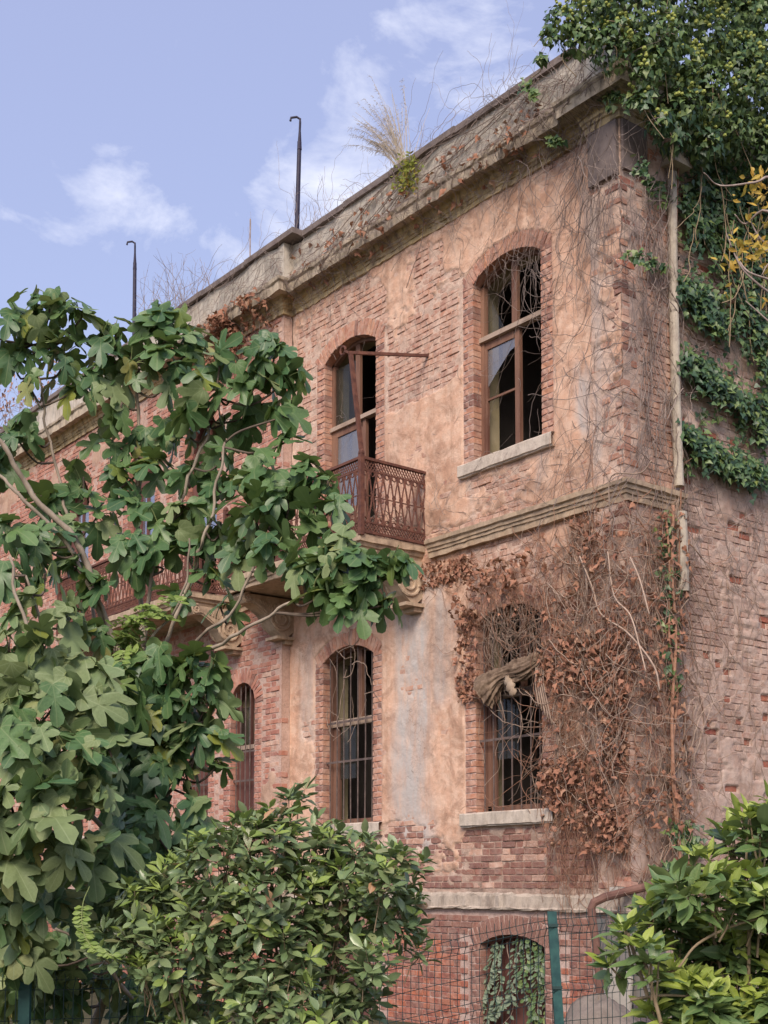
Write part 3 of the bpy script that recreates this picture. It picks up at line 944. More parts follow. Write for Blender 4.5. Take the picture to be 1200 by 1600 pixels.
# coping slabs, one by one
rg = random.Random(4)
x = -.55
while x > -17:
    L = rg.uniform(.9, 1.3)
    y = -.15 if x - L / 2 < -6.06 else 0
    if not (-1.75 < x - L / 2 < -1.2):
        g = Geo()
        dz = rg.uniform(-.012, .012)
        c = np.array([x - L / 2, y + .10, 10.675 + dz])
        g.obox(c, np.array([L / 2 - .006, 0, rg.uniform(-.004, .004)]), np.array([0, .185, 0]), np.array([0, 0, .04]))
        g.build('coping_slab', M['coping'], B)
    x -= L
STR = [(-.045, 5.53), (.04, 5.53), (.045, 5.595), (.06, 5.60), (.065, 5.635), (.08, 5.64), (.085, 5.675), (.11, 5.69), (.115, 5.735), (-.045, 5.785)]
spath = [(-3.02, -.03), (.055, -.03), (.055, .82)]
sweep(spath, STR, .08, .0022, 6).build('string_course', M['string'], B)
sweep([(-17, -.15), (-6.3, -.15)], STR, .12, .004, 7).build('string_course', M['string'], B)
PLN = [(0, 1.335), (.04, 1.34), (.045, 1.36), (.03, 1.37), (.03, 1.49), (.02, 1.51), (0, 1.53)]
sweep([(-17, -.17), (-6.06, -.17), (-6.06, -.02), (-.36, -.02), (-.36, -.06), (.07, -.06), (.07, .5)], PLN, .07, .005, 8).build('plinth_band', M['plinth'], B)
# dark plate under the cornice at the corner, roof, rooms behind the windows
g = Geo(); g.box(-.34, .055, -.105, -.062, 9.0, 9.585); g.build('slate_panel', M['slate'], B)
g = Geo(); g.box(.075, .11, -.05, .33, 9.05, 9.585); g.build('slate_panel', M['slate'], B)
g = Geo(); g.box(-24, -.02, .06, 8, 10.12, 10.24); g.build('roof', M['coping'], B)
g = Geo()
for (z0, z1) in ((1.6, 5.45), (5.7, 9.9)):
    g.box(-24, -.05, .38, 7.9, z0 - .12, z0); g.box(-24, -.05, .38, 7.9, z1, z1 + .12)
    g.box(-24, -.05, 4.6, 4.72, z0, z1)
    for xp in (-.3, -3.25, -6.2, -9.3, -11.6, -17):
        g.box(xp - .06, xp + .06, .38, 4.6, z0, z1)
g.box(-24, -.1, 1.2, 1.3, -.3, 1.5); g.box(-24, -.1, .2, 1.3, 1.40, 1.475)
g.box(-24, .0, 7.9, 8.0, -.3, 10.3)
g.build('interior', M['room'], B)


# --- windows
def win_arch(o, e, n=14):
    x0, x1, zs, zp, rise, y = o
    xs_ = np.linspace(x0 + e, x1 - e, n)
    return xs_, np.minimum(arch_z(o, xs_), 99) - e


def window(o, style, sill=True, bars=False, mat='wood', depth=.125):
    x0, x1, zs, zp, rise, y = o
    yf = y + depth
    xs_, za = win_arch(o, .0)
    g = Geo()
    fw = .055
    # frame: two stiles and an arched head
    for a, b in ((x0 - .01, x0 + fw), (x1 - fw, x1 + .01)):
        g.box(a, b, yf, yf + .07, zs, zp + .02)
    xi, zi = win_arch(o, fw * .8)
    for q in range(len(xs_) - 1):
        V = []
        for yy in (yf, yf + .07):
            V += [(xs_[q], yy, za[q]), (xs_[q + 1], yy, za[q + 1]), (xi[q + 1], yy, zi[q + 1]), (xi[q], yy, zi[q])]
        g.add(V, [(0, 1, 2, 3), (4, 7, 6, 5), (3, 2, 6, 7), (0, 4, 5, 1)])
    W = g.build('window', M[mat], B)
    # plastered inner reveal
    g = Geo()
    g.box(x0 - .05, x0 - .012, yf + .0, yf + .30, zs - .02, zp + .1); g.box(x1 + .012, x1 + .05, yf, yf + .30, zs - .02, zp + .1)
    g.box(x0 - .05, x1 + .05, yf, yf + .3, zs - .06, zs - .015)
    for q in range(len(xs_) - 1):
        V = [(xs_[q], yf, za[q] + .012), (xs_[q + 1], yf, za[q + 1] + .012), (xs_[q + 1], yf + .3, za[q + 1] + .012), (xs_[q], yf + .3, za[q] + .012)]
        g.add(V, [(0, 1, 2, 3)])
    g.build('inner_reveal', M['olive'], W)
    cx = (x0 + x1) / 2
    zt = zs + (zp - zs) * .69
    top = float(arch_z(o, cx))

    def part(nm, mt, *bx):
        gg = Geo()
        for b_ in bx:
            gg.box(*b_)
        return gg.build(nm, M[mt], W)

    if style in ('w1', 'w2'):
        part('transom', 'wood_pale', (x0 + .0, x1 - .0, yf - .035, yf + .06, zt - .028, zt + .028))
        part('mullion', 'wood', (cx - .045, cx + .045, yf + .01, yf + .055, zt + .03, top - .03))
    if style == 'w1':
        part('sash', 'wood', (x0 + fw, cx - .02, yf + .015, yf + .05, zt - .12, zt - .03), (cx + .0, cx + .075, yf + .01, yf + .06, zs, zt - .03),
             (x0 + fw, x0 + fw + .035, yf + .015, yf + .05, zs, zt - .12), (x0 + fw + .035, cx, yf + .02, yf + .045, zs + (zt - zs) * .50, zs + (zt - zs) * .50 + .025))
        gg = Geo()
        a, b = x0 + fw + .035, cx + .0
        zq = zt - .12
        gg.multi([(a, yf + .03, zq), (b, yf + .03, zq), (b, yf + .03, zq - .10), (b - .10, yf + .03, zq - .13), (a + .14, yf + .03, zq - .32), (a, yf + .03, zq - .45)], [(0, 5, 4, 3, 2, 1)])
        gg.build('pane', M['glass'], W)
        gg = Geo(); gg.multi([(a, yf + .03, zt + .03), (a + .30, yf + .03, zt + .03), (a + .12, yf + .03, zt + .35), (a, yf + .03, zt + .6)], [(0, 1, 2, 3)])
        gg.build('pane', M['glass_clear'], W)
    if style == 'w2':
        part('sash', 'wood', (x0 + fw, cx + .12, yf + .0, yf + .045, zt - .12, zt - .03), (cx + .10, cx + .19, yf - .0, yf + .05, zs, zt - .03),
             (x0 + fw, x0 + fw + .07, yf + .0, yf + .045, zs, zt - .12), (x0 + fw + .07, cx + .1, yf + .0, yf + .045, zs + .75, zs + .85), (x0 + fw + .07, cx + .1, yf + .01, yf + .04, zs, zs + .75))
        part('pane', 'glass', (x0 + fw + .07, cx + .10, yf + .015, yf + .022, zs + .85, zt - .12))
        part('pane', 'glass_clear', (x0 + fw, cx - .045, yf + .03, yf + .036, zt + .03, zp - .05))
    if style == 'low':
        zt = zs + (zp - zs) * .62
        part('transom', 'wood_pale', (x0, x1, yf - .01, yf + .06, zt - .045, zt + .045))
        part('mullion', 'wood', (cx + .06, cx + .13, yf + .01, yf + .055, zt + .05, top - .03))
        part('sash', 'wood_mid', (x0 + fw, x0 + fw + .06, yf + .01, yf + .05, zs, zt - .05), (x0 + fw + .06, x0 + fw + .13, yf + .02, yf + .05, zs, zt - .05), (x1 - fw - .09, x1 - fw, yf + .01, yf + .05, zs, zt - .05),
             (x0 + fw, x1 - fw, yf + .01, yf + .05, zs, zs + .07))
        part('pane', 'glass_clear', (x0 + fw + .13, cx, yf + .03, yf + .036, zs + (zt - zs) * .45, zt - .05))
    if style == 'narrow':
        zt = zs + (zp - zs) * .66
        part('transom', 'wood_pale', (x0, x1, yf - .01, yf + .06, zt - .03, zt + .03))
        part('sash', 'wood_dark', (x0 + fw, cx - .02, yf + .02, yf + .05, zs, zt - .03), (cx + .02, x1 - fw, yf + .02, yf + .05, zs, zt - .03), (cx - .02, cx + .02, yf + .01, yf + .055, zs, top - .06))
        part('pane', 'glass_clear', (x0 + fw, cx - .03, yf + .03, yf + .036, zt + .03, zp))
    if style == 'door':
        part('transom', 'wood_dark', (x0, x1, yf - .02, yf + .06, zp - .12, zp - .04))
        part('shutter', 'wood_dark', (x0 + fw, x0 + fw + .22, yf - .02, yf + .02, zs, zp - .12))
        part('mullion', 'wood_dark', (cx - .03, cx + .03, yf, yf + .05, zs, top - .05))
        part('pane', 'glass_blue', (cx + .03, x1 - fw, yf + .02, yf + .026, zs + .9, zp - .12))
        part('pane', 'glass_blue', (x0 + fw + .22, cx - .03, yf + .02, yf + .026, zs + 1.3, zp - .12))
    if bars:
        nb = 7 if x1 - x0 > .9 else 5
        yb = y + .055
        for q in range(nb):
            xb = x0 + (x1 - x0) * (q + .6) / (nb + .2)
            gg = Geo(); gg.tube([(xb, yb, zs - .01), (xb + random.gauss(0, .004), yb + random.gauss(0, .003), (zs + zp) / 2), (xb, yb, float(arch_z(o, xb)) + .02)], .0095, 6)
            gg.build('bar', M['iron'], W)
        for zb in (zs + (zp - zs) * .38, zs + (zp - zs) * .62):
            gg = Geo(); gg.bar((x0 - .01, yb + .003, zb), (x1 + .01, yb + .003, zb + random.uniform(-.01, .01)), .006, .028)
            gg.build('crossbar', M['iron'], W)
    if sill:
        pts = [(-.18 + x0 - .03, 0), (x1 + .21, 0)]
        gg = sweep([(x0 - .21, y), (x1 + .21, y)], [(-.12, zs - .165), (.055, zs - .165), (.06, zs - .15), (.075, zs - .145), (.075, zs - .018), (.06, zs - .006), (-.12, zs + .004), (-.12, zs - .165)], .12, .0025, int(abs(x0) * 10))
        gg.build('sill', M['sill'], W)
    return W


window(OP['w1'], 'w1')
window(OP['w2'], 'w2', sill=False)
window(OP['l1'], 'low', bars=True, mat='wood_mid')
window(OP['l2'], 'low', bars=True, mat='wood_mid')
for k in ('c1', 'c2', 'c3', 'c4'):
    window(OP[k], 'narrow', bars=True, mat='wood_dark')
for k in ('u1', 'u2', 'u3'):
    window(OP[k], 'door', sill=False, mat='wood_dark')
# basement openings: boarded, dark
for k in ('b1', 'b2'):
    o = OP[k]
    g = Geo(); xs_, za = win_arch(o, 0)
    for q in range(len(xs_) - 1):
        g.add([(xs_[q], .10, za[q]), (xs_[q + 1], .10, za[q + 1]), (xs_[q + 1], .16, za[q + 1]), (xs_[q], .16, za[q]), (xs_[q], .10, za[q] - .04), (xs_[q + 1], .10, za[q + 1] - .04)], [(0, 1, 2, 3), (0, 4, 5, 1)])
    g.box(o[0], o[0] + .04, .10, .16, -.1, o[3]); g.box(o[1] - .04, o[1], .10, .16, -.1, o[3])
    Wb = g.build('window', M['wood_dark'], B)
    for q in range(6):
        a = o[0] + .05 + q * (o[1] - o[0] - .1) / 6
        gg = Geo(); gg.box(a, a + (o[1] - o[0] - .1) / 6 - .012, .17 + .004 * (q % 3), .19 + .004 * (q % 3), -.1, .98 + .05 * math.sin(q * 1.2))
        gg.build('board', M['wood_dark'], Wb)

# --- balconies
def console_geo(xc, yw, ztop, wd=.24, dep=.85):
    g = Geo()
    pr = [(0, 0), (-dep, 0), (-dep - .02, -.05), (-dep + .05, -.13), (-dep + .17, -.12), (-dep + .25, -.16), (-.47, -.24), (-.38, -.33), (-.30, -.44), (-.20, -.52), (-.10, -.52), (-.03, -.46), (0, -.44)]
    n = len(pr)
    V = [(xc - wd / 2, yw + a, ztop + b) for a, b in pr] + [(xc + wd / 2, yw + a, ztop + b) for a, b in pr]
    g.multi(V, [tuple(range(n))[::-1], tuple(range(n, 2 * n))] + [(i, (i + 1) % n, n + (i + 1) % n, n + i) for i in range(n)])
    for sx in (-1, 1):
        for (cy, cz, r0, tw) in ((-.21, -.28, .20, 2.4), (-dep + .09, -.055, .075, 1.6)):
            P = []
            for q in range(34):
                t = q / 33 * tw * 2 * PI
                r = r0 * (1 - q / 33 * .88)
                P.append((xc + sx * (wd / 2 + .004), yw + cy + math.cos(t + 1.2) * r, ztop + cz + math.sin(t + 1.2) * r))
            g.tube(P, np.linspace(.024, .014, 34) * (1 if r0 > .1 else .6), 6)
        P = [(xc + sx * (wd / 2 + .003), yw + a, ztop + b + .035) for a, b in pr[3:9]]
        g.tube(P, .016, 5)
        for q in range(7):
            a = -dep + .28 + q * .045
            g.tube([(xc + sx * (wd / 2 + .003), yw + a, ztop - .06 - .012 * q), (xc + sx * (wd / 2 + .004), yw + a + .035, ztop - .11 - .014 * q)], .013, 5)
    g.box(xc - wd / 2 - .03, xc + wd / 2 + .03, yw - .30, yw + .0, ztop - .565, ztop - .525)
    g.box(xc - wd / 2 + .015, xc + wd / 2 - .015, yw - .14, yw + .0, ztop - .62, ztop - .565)
    return g


def rail_panel(a, b, z0=5.745, z1=6.625):
    """cast iron panel between two plan points: lattice bands and lens shaped members"""
    a = np.array([*a, 0.0]); b = np.array([*b, 0.0]); L = np.linalg.norm(b - a); d = (b - a) / L
    g = Geo()

    def P(s, z): return a + d * s + ZV * z
    nrmv = np.cross(d, ZV)
    for z, hgt, th in ((z1, .032, .045), (z1 - .14, .018, .016), (z0 + .12, .018, .016), (z0, .028, .03), ((z0 + z1) / 2, .012, .012)):
        g.obox(P(L / 2, z), d * L / 2, nrmv * th / 2, ZV * hgt / 2)
    n = max(2, int(round(L / .115))); s = L / n
    zm = (z0 + z1) / 2; zt = z1 - .14; zb = z0 + .12
    for i in range(n + 1):
        for sg in (-1, 1):
            if (i == 0 and sg < 0) or (i == n and sg > 0):
                continue
            x = i * s; dx = sg * s * .5
            pts = [(x + sg * .008, zt), (x + sg * .008, zt - .10), (x + dx * .22, zm + .20), (x + dx * .6, zm + .10), (x + dx * .92, zm), (x + dx * .6, zm - .10), (x + dx * .22, zm - .20), (x + sg * .008, zb + .10), (x + sg * .008, zb)]
            g.tube([P(u, z) for u, z in pts], .0112, 4)
        if i < n:
            cx = (i + .5) * s
            for cz, r in ((zm + .035, .024), (zm - .035, .024), (zt - .03, .03), (zb + .03, .03)):
                g.tube([P(cx + r * math.cos(t), cz + r * math.sin(t)) for t in np.linspace(0, 2 * PI, 9)], .009, 4)
    for (lo, hi) in ((zt + .012, z1 - .012), (z0 + .012, zb - .012)):
        m = int(L / .042)
        for i in range(m):
            u0 = i * L / m
            g.tube([P(u0, lo), P(min(u0 + .075, L), hi)], .0072, 4); g.tube([P(min(u0 + .075, L), lo), P(u0, hi)], .0072, 4)
    return g


def balcony(x0, x1, yw, yo):
    g = Geo()
    prof = [(0, 5.53), (.03, 5.535), (.04, 5.58), (.06, 5.59), (.075, 5.63), (.10, 5.64), (.10, 5.72), (.02, 5.725)]
    gs = sweep([(x0, yw), (x0, yo + .1), (x1 - .1, yo + .1), (x1 - .1, yw)], prof, .15, .003, 5)
    gs.box(x0, x1 - .1, yo + .1, yw, 5.56, 5.725)
    bal = gs.build('balcony', M['string'], B)
    xr = x1 - .0
    rail_panel((x0, yo + .02), (xr, yo + .02)).build('railing', M['rust'], bal)
    rail_panel((xr, yo + .02), (xr, yw)).build('railing', M['rust'], bal)
    rail_panel((x0, yo + .02), (x0, yw)).build('railing', M['rust'], bal)
    for xx in (x0, xr):
        g = Geo(); g.box(xx - .028, xx + .028, yo - .01, yo + .046, 5.70, 6.68)
        g.tube([(xx, yo + .018, 6.67), (xx, yo + .018, 6.70), (xx, yo + .018, 6.73)], [.036, .036, .012], 8)
        g.build('post', M['rust'], bal)
    for xx in (x0 + .1, x1 - .16):
        console_geo(xx, yw, 5.53).build('console', M['string'], bal)
    return bal


bal = balcony(-6.20, -3.16, 0, -1.0)
b2 = balcony(-11.3, -7.05, -.15, -1.1)
# iron awning frame standing on the balcony corner
p0 = np.array([-3.16, -.98, 6.70]); p1 = at_depth(548, 552, 15.15); p2 = on_front(672, 556, 0.02)
g = Geo(); g.bar(p0, p1, .035, .05, (0, 1, 0)); g.build('rod', M['rust'], bal)
g = Geo(); g.bar(p1 + np.array([-.0, -.03, .0]), p2, .03, .035); g.build('rod', M['rust'], bal)
g = Geo(); pk = at_depth(536, 548, 15.2)
g.tube([pk + np.array([.05 * math.cos(t), 0, .05 * math.sin(t)]) for t in np.linspace(0, 2 * PI, 12)], .014, 6)
g.bar(pk + np.array([.04, 0, -.02]), p1, .025, .03); g.build('bracket', M['rust'], bal)
# litter on the balcony floor
g = Geo()
for q in range(60):
    a = np.array([random.uniform(-3.6, -3.22), random.uniform(-.9, -.1), 5.74])
    g.tube([a, a + [random.gauss(0, .05), random.gauss(0, .1), random.uniform(.05, .3)], a + [random.gauss(0, .12), random.gauss(0, .2), random.uniform(.1, .42)]], .005, 4)
tag(g.build('dry_weed', M['stem'], None), 'tangle of dry weed on the near balcony floor behind its railing', 'weed')

# --- rainwater pipe on the corner
g = Geo()
pts = [on_side(1050, 270, .13), on_side(1051, 400, .13), on_side(1056, 620, .13), on_side(1061, 760, .16)]
g.tube(np.array(pts), .052, 12)
dp = g.build('downpipe', M['pipe'], B)
g = Geo(); a = on_side(1064, 800, .15); b = on_side(1068, 924, .14)
g.tube([a, (a + b) / 2, b], .062, 12); g.build('lower_pipe', M['pipe'], dp)
g = Geo(); c = on_side(1052, 262, .13)
V = []
for (zz, e) in ((-.02, .14), (.22, .07)):
    V += [c + np.array([sx * e, sy * e, zz]) for sx, sy in ((-1, -1), (1, -1), (1, 1), (-1, 1))]
g.add(V, [(0, 3, 2, 1), (4, 5, 6, 7), (0, 1, 5, 4), (1, 2, 6, 5), (2, 3, 7, 6), (3, 0, 4, 7)])
g.build('hopper', M['pipe'], dp)
for zc in (8.3, 7.2, 6.3):
    f = (9.4 - zc) / 4; g = Geo(); y = .72 + f * .03
    g.tube([(.09, y - .075, zc), (.19, y, zc), (.09, y + .075, zc)], .012, 5); g.build('pipe_clip', M['iron'], dp)
# brown pipe bending round the plinth
g = Geo()
P = [on_side(1022, 1383, .22), on_side(1000, 1388, .22), at_depth(975, 1394, 13.0), at_depth(945, 1402, 12.9), at_depth(928, 1410, 12.9), at_depth(924, 1420, 12.9), at_depth(926, 1440, 12.9), at_depth(932, 1480, 12.9), at_depth(937, 1530, 12.9), at_depth(938, 1640, 12.9)]
g.tube(P, .042, 10); g.build('drain_pipe', M['brownpipe'], B)
# plank hoarding, pale board and boulder at the corner
t = thing('plank_hoarding', 'weathered grey upright planks beside the basement corner, behind the brown bent pipe', 'hoarding', (0, -.1, 0))
for q in range(7):
    g = Geo(); xa = -.30 + q * .125
    g.box(xa, xa + .118, -.16 + .006 * (q % 2), -.13 + .006 * (q % 2), .45 + .02 * (q % 3), 1.28 - .03 * ((q * 7) % 4)); g.build('plank', M['plank'], t)
g = Geo(); g.box(-.31, .6, -.125, -.09, .6, .68); g.build('rail', M['plank'], t)
g = Geo(); g.obox((.02, -.26, .42), (.20, 0, 0.005), (0, .015, 0), (0, .04, .42)); tag(g.build('board', M['pale'], None), 'pale plain board leaning at the foot of the grey planks', 'board')
g = Geo()
n1_, n2_ = 18, 12
V = []
for a in range(n1_):
    for b in range(n2_):
        th = a / n1_ * 2 * PI; ph = b / (n2_ - 1) * PI * .55
        r = .38 * (1 + .06 * math.sin(3 * th + b))
        V.append((.25 + r * math.sin(ph) * math.cos(th) * 1.2, -.75 + r * math.sin(ph) * math.sin(th), .02 + r * math.cos(ph) * 1.45))
g.add(V, [(a * n2_ + b, ((a + 1) % n1_) * n2_ + b, ((a + 1) % n1_) * n2_ + b + 1, a * n2_ + b + 1) for a in range(n1_) for b in range(n2_ - 1)])
tag(g.build('boulder', M['rock'], None, smooth=True), 'rounded grey boulder behind the wire fence by the corner', 'boulder')
for q, (x, z, tl) in enumerate(((-.02, 1.575, .05), (.05, 1.63, -.12))):
    g = Geo(); g.obox((x, -.10, z), (.10, .01, .01 * tl * 10), (0, .05, 0), (0, 0, .028))
    tag(g.build('loose_brick', M['brick_q' if q else 'pale'], None), ('orange loose brick lying on top of a pale one on the corner ledge' if q else 'pale loose brick lying on the plinth ledge at the corner'), 'brick')

# ------------------------------------------------------------------ rods on the roof
def pole(px, ytop, ybase, Y, label, thin=False):
    b = on_front(px[0], ybase, Y); tp = on_front(px[1], ytop, Y)
    b = b.copy(); b[2] = 10.2
    t = thing('iron_rod', label, 'rod', tuple(b), 'iron rods standing on the parapet')
    r = .011 if thin else .034
    g = Geo()
    if thin:
        g.tube([b, tp], r, 6); g.build('shaft', M['twig'], t)
        return
    m = b + (tp - b) * .86
    g.tube([b, b + (tp - b) * .4, m], [r * 1.15, r, r * .9], 8); g.build('shaft', M['pole'], t)
    g = Geo(); g.tube([m - ZV * .12, m + (tp - m) * .5, tp - ZV * .05, tp, tp + RT * -.05 + ZV * .03, tp + RT * -.13 + ZV * .02, tp + RT * -.14 - ZV * .03], [r * 1.05, r * .5, r * .5, r * .5, r * .5, r * .5, r * .5], 7)
    g.build('hook', M['pole'], t)


pole((462, 469), 186, 358, .12, 'taller dark iron rod with hooked top above the pilaster joint')
pole((211, 211), 380, 470, .12, 'shorter dark iron rod with hooked top above the fig leaves')
pole((391, 391), 342, 400, .12, 'thin plain grey rod without a hook on the roof edge', True)


# ------------------------------------------------------------------ leaf shapes
def leaf_simple(L=1., W=.36, fold=.25, curl=.25, rows=4, pw=.85, seed=0):
    V, U = [], []
    rg = np.random.default_rng(seed)
    for i in range(rows + 1):
        t = i / rows
        h = W / 2 * math.sin(PI * t ** pw) if 0 < t < 1 else 0.004
        zc = -curl * t * t + rg.normal(0, .01)
        for s in (-1, 0, 1):
            V.append((s * h, t * L, zc + abs(s) * h * fold)); U.append((s * h, t))
    F = []
    for i in range(rows):
        a = i * 3
        F += [(a, a + 1, a + 4, a + 3), (a + 1, a + 2, a + 5, a + 4)]
    return np.array(V), F, np.array(U)


def leaf_fan(half, cy, ring=.55, curl=.3, fold=.15, wave=.03, seed=0):
    """lobed leaf from half an outline, mirrored, with one inner ring"""
    rg = np.random.default_rng(seed)
    h = np.array(half)
    out = np.concatenate([h, (h[1:-1] * [-1, 1])[::-1]])
    out = out + rg.normal(0, .012, out.shape)
    n = len(out)
    c = np.array([0, cy])
    P = [c] + list(c + (out - c) * ring) + list(out)
    P = np.array(P)
    r = np.hypot(P[:, 0], P[:, 1])
    z = -curl * np.maximum(P[:, 1], 0) ** 2 - curl * .5 * P[:, 0] ** 2 + fold * np.abs(P[:, 0]) + wave * np.sin(P[:, 0] * 11 + seed) * np.cos(P[:, 1] * 9 + seed * 2)
    V = np.column_stack([P, z])
    F = [(0, 1 + i, 1 + (i + 1) % n) for i in range(n)] + [(1 + i, 1 + n + i, 1 + n + (i + 1) % n, 1 + (i + 1) % n) for i in range(n)]
    return V, F, P


FIGH = [(0, 0), (.15, -.06), (.29, -.02), (.36, .09), (.35, .19), (.17, .29), (.36, .40), (.48, .54), (.49, .66), (.40, .73), (.25, .66), (.10, .55), (.15, .71), (.205, .84), (.15, .97), (0, 1.04)]
FIGH2 = [(0, 0), (.15, -.06), (.30, -.03), (.38, .10), (.38, .25), (.27, .34), (.37, .45), (.45, .58), (.40, .70), (.28, .69), (.14, .61), (.19, .75), (.20, .87), (.12, .98), (0, 1.03)]
FIG = [leaf_fan(FIGH, .38, .55, c, f, .035, s) for s, (c, f) in enumerate(((.35, .22), (.55, .10), (.20, .35), (.75, .15)))] + \
      [leaf_fan(FIGH2, .38, .55, c, f, .03, s + 7) for s, (c, f) in enumerate(((.3, .15), (.6, .25), (.15, .05)))]
IVYH = [(0, 0), (.22, -.1), (.48, .12), (.30, .42), (.18, .62), (0, 1.0)]
IVYT = [leaf_fan(IVYH, .3, .5, c, f, .02, s) for s, (c, f) in enumerate(((.25, .1), (.4, .2), (.1, .25)))]
for q, t_ in enumerate(IVYT):
    V_, F_, U_ = t_
    n_ = (len(V_) - 1) // 2      # drop the inner ring: light leaf
    keep = [0] + list(range(1 + n_, 1 + 2 * n_))
    IVYT[q] = (V_[keep], [(0, 1 + i, 1 + (i + 1) % n_) for i in range(n_)], U_[keep])
DEADT = []
for s in range(4):
    V_, F_, U_ = IVYT[s % 3]
    V_ = V_.copy(); rg = np.random.default_rng(s); V_[:, 2] += rg.normal(0, .14, len(V_)); V_[:, 0] *= .8
    DEADT.append((V_, F_, U_))
BUSHT = [leaf_simple(1, .42, f, c, 4, 1.25, s) for s, (c, f) in enumerate(((.15, .3), (.4, .15), (-.12, .45), (.25, .1)))]
LAUT = [leaf_simple(1, .42, f, c, 6, 1.08, s + 4) for s, (c, f) in enumerate(((.15, .3), (.45, .2), (-.15, .45), (.25, .12)))]


def frames(axis, normal, size, wid=None):
    """columns (side, axis, normal) scaled by size"""
    a = nrm(axis); n = np.asarray(normal, float)
    n = nrm(n - (n * a).sum(-1, keepdims=True) * a)
    s = np.cross(a, n)
    size = np.asarray(size, float)[:, None]
    wid = size if wid is None else np.asarray(wid, float)[:, None]
    return np.stack([s * wid, a * size, n * size], -1)


def m4(Mx, P):
    return Matrix([[*Mx[0], P[0]], [*Mx[1], P[1]], [*Mx[2], P[2]], [0, 0, 0, 1]])


def leaf_objects(parent, templs, Ms, Ps, mats, midx, n_single=300, name='leaf', rest='foliage'):
    """the n_single leaves that show largest as parts, the rest joined"""
    N = len(Ps)
    tid = np.arange(N) % len(templs)
    v = Ps + Ms[:, :, 1] * .5 - CAM
    z = v @ FW
    px = PP_X + F_PX * (v @ RT) / np.maximum(z, .1); py = PP_Y - F_PX * (v @ UP) / np.maximum(z, .1)
    nn = nrm(Ms[:, :, 2]); vd = nrm(v)
    L = np.linalg.norm(Ms[:, :, 1], axis=1)
    sc = np.abs((nn * vd).sum(1)) * (L / np.maximum(z, .1)) ** 2 * (.4 + .6 * sstep(z.max(), z.min(), z))
    # only leaves the camera can see: in frame and first in their patch of the picture
    ok = (px > 0) & (px < 1200) & (py > 0) & (py < 1600) & (z > .3)
    cell = (np.floor(px / 14) * 1000 + np.floor(py / 14)).astype(int)
    od = np.argsort(z)
    seen = {}
    front = np.zeros(N, bool)
    for q in od:
        if ok[q]:
            k_ = seen.get(cell[q], 0)
            if k_ < 1:
                front[q] = True
            seen[cell[q]] = k_ + 1
    sc = np.where(ok, sc, 0) * np.where(front, 1, .15)
    top = set(np.argsort(-sc)[:n_single].tolist()) if n_single else set()
    cache = {}
    for q in sorted(top):
        ky = (tid[q], midx[q])
        if ky not in cache:
            gl = Geo(); gl.multi(templs[tid[q]][0], templs[tid[q]][1], 0, templs[tid[q]][2])
            cache[ky] = gl.mesh(name, [mats[midx[q]]], True, None, True)
        link(name, cache[ky], parent, M=m4(Ms[q], Ps[q]))
    g = Geo()
    for ti in range(len(templs)):
        sel = np.array([q for q in range(N) if tid[q] == ti and q not in top], int)
        if len(sel):
            g.scatter(templs[ti], Ms[sel], Ps[sel], np.asarray(midx)[sel])
    if g.n:
        return g.build(rest, mats, parent, smooth=True, kind='stuff', uv=True)


def rdir(n):
    return nrm(rng.normal(0, 1, (n, 3)))


TOCAM = -FW0

#@@VEG@@
def smooth(P, n=8):
    P = np.asarray(P, float)
    Q = np.vstack([2 * P[0] - P[1], P, 2 * P[-1] - P[-2]])
    out = []
    for i in range(len(P) - 1):
        p0, p1, p2, p3 = Q[i:i + 4]
        for t in np.linspace(0, 1, n, endpoint=False):
            out.append(.5 * ((2 * p1) + (-p0 + p2) * t + (2 * p0 - 5 * p1 + 4 * p2 - p3) * t * t + (-p0 + 3 * p1 - 3 * p2 + p3) * t ** 3))
    out.append(P[-1])
    return np.array(out)


# ------------------------------------------------------------------ dry creeper on the corner
def vine_path(u, z, ang, L, step, wander, curl=0.0, rs=random):
    pts = [(u, z)]
    n = max(3, int(L / step))
    c = rs.gauss(0, curl)
    for q in range(n):
        ang += rs.gauss(0, wander) + c
        u += math.cos(ang) * step; z += math.sin(ang) * step
        pts.append((u, z))
    return np.array(pts)


def map_front(p, off):
    off = off + .06 * sstep(-.52, -.26, p[:, 0])
    # round the corner when the path runs past it
    x = p[:, 0]; over = np.maximum(x - .07, 0)
    t = np.clip(over / .15, 0, 1)
    return np.column_stack([np.minimum(x, .07) + (off - .03) * t, -off * (1 - t) + (over - .06) * t, p[:, 1]])


def map_side(p, off):
    return np.column_stack([.07 + off - .07 * sstep(.76, .84, p[:, 0]), p[:, 0], p[:, 1]])


def vines(g, mp, n, ur, zr, Lr, rr, angs, wander, offr=(.01, .07), step=.05, curl=.02, m=0, k=3):
    for q in range(n):
        p = vine_path(random.uniform(*ur), random.uniform(*zr), random.choice(angs) + random.gauss(0, .35), random.uniform(*Lr), step, wander, curl)
        o0 = random.uniform(*offr)
        off = o0 + .03 * fbm(np.arange(len(p)) * .25 + q * 3.3, np.full(len(p), q * 1.7), 5, 2)
        off = np.maximum(off, .012)
        r = random.uniform(*rr) * np.linspace(1, .45, len(p))
        P3 = mp(p, off)
        g.tube(P3, r, k, m)


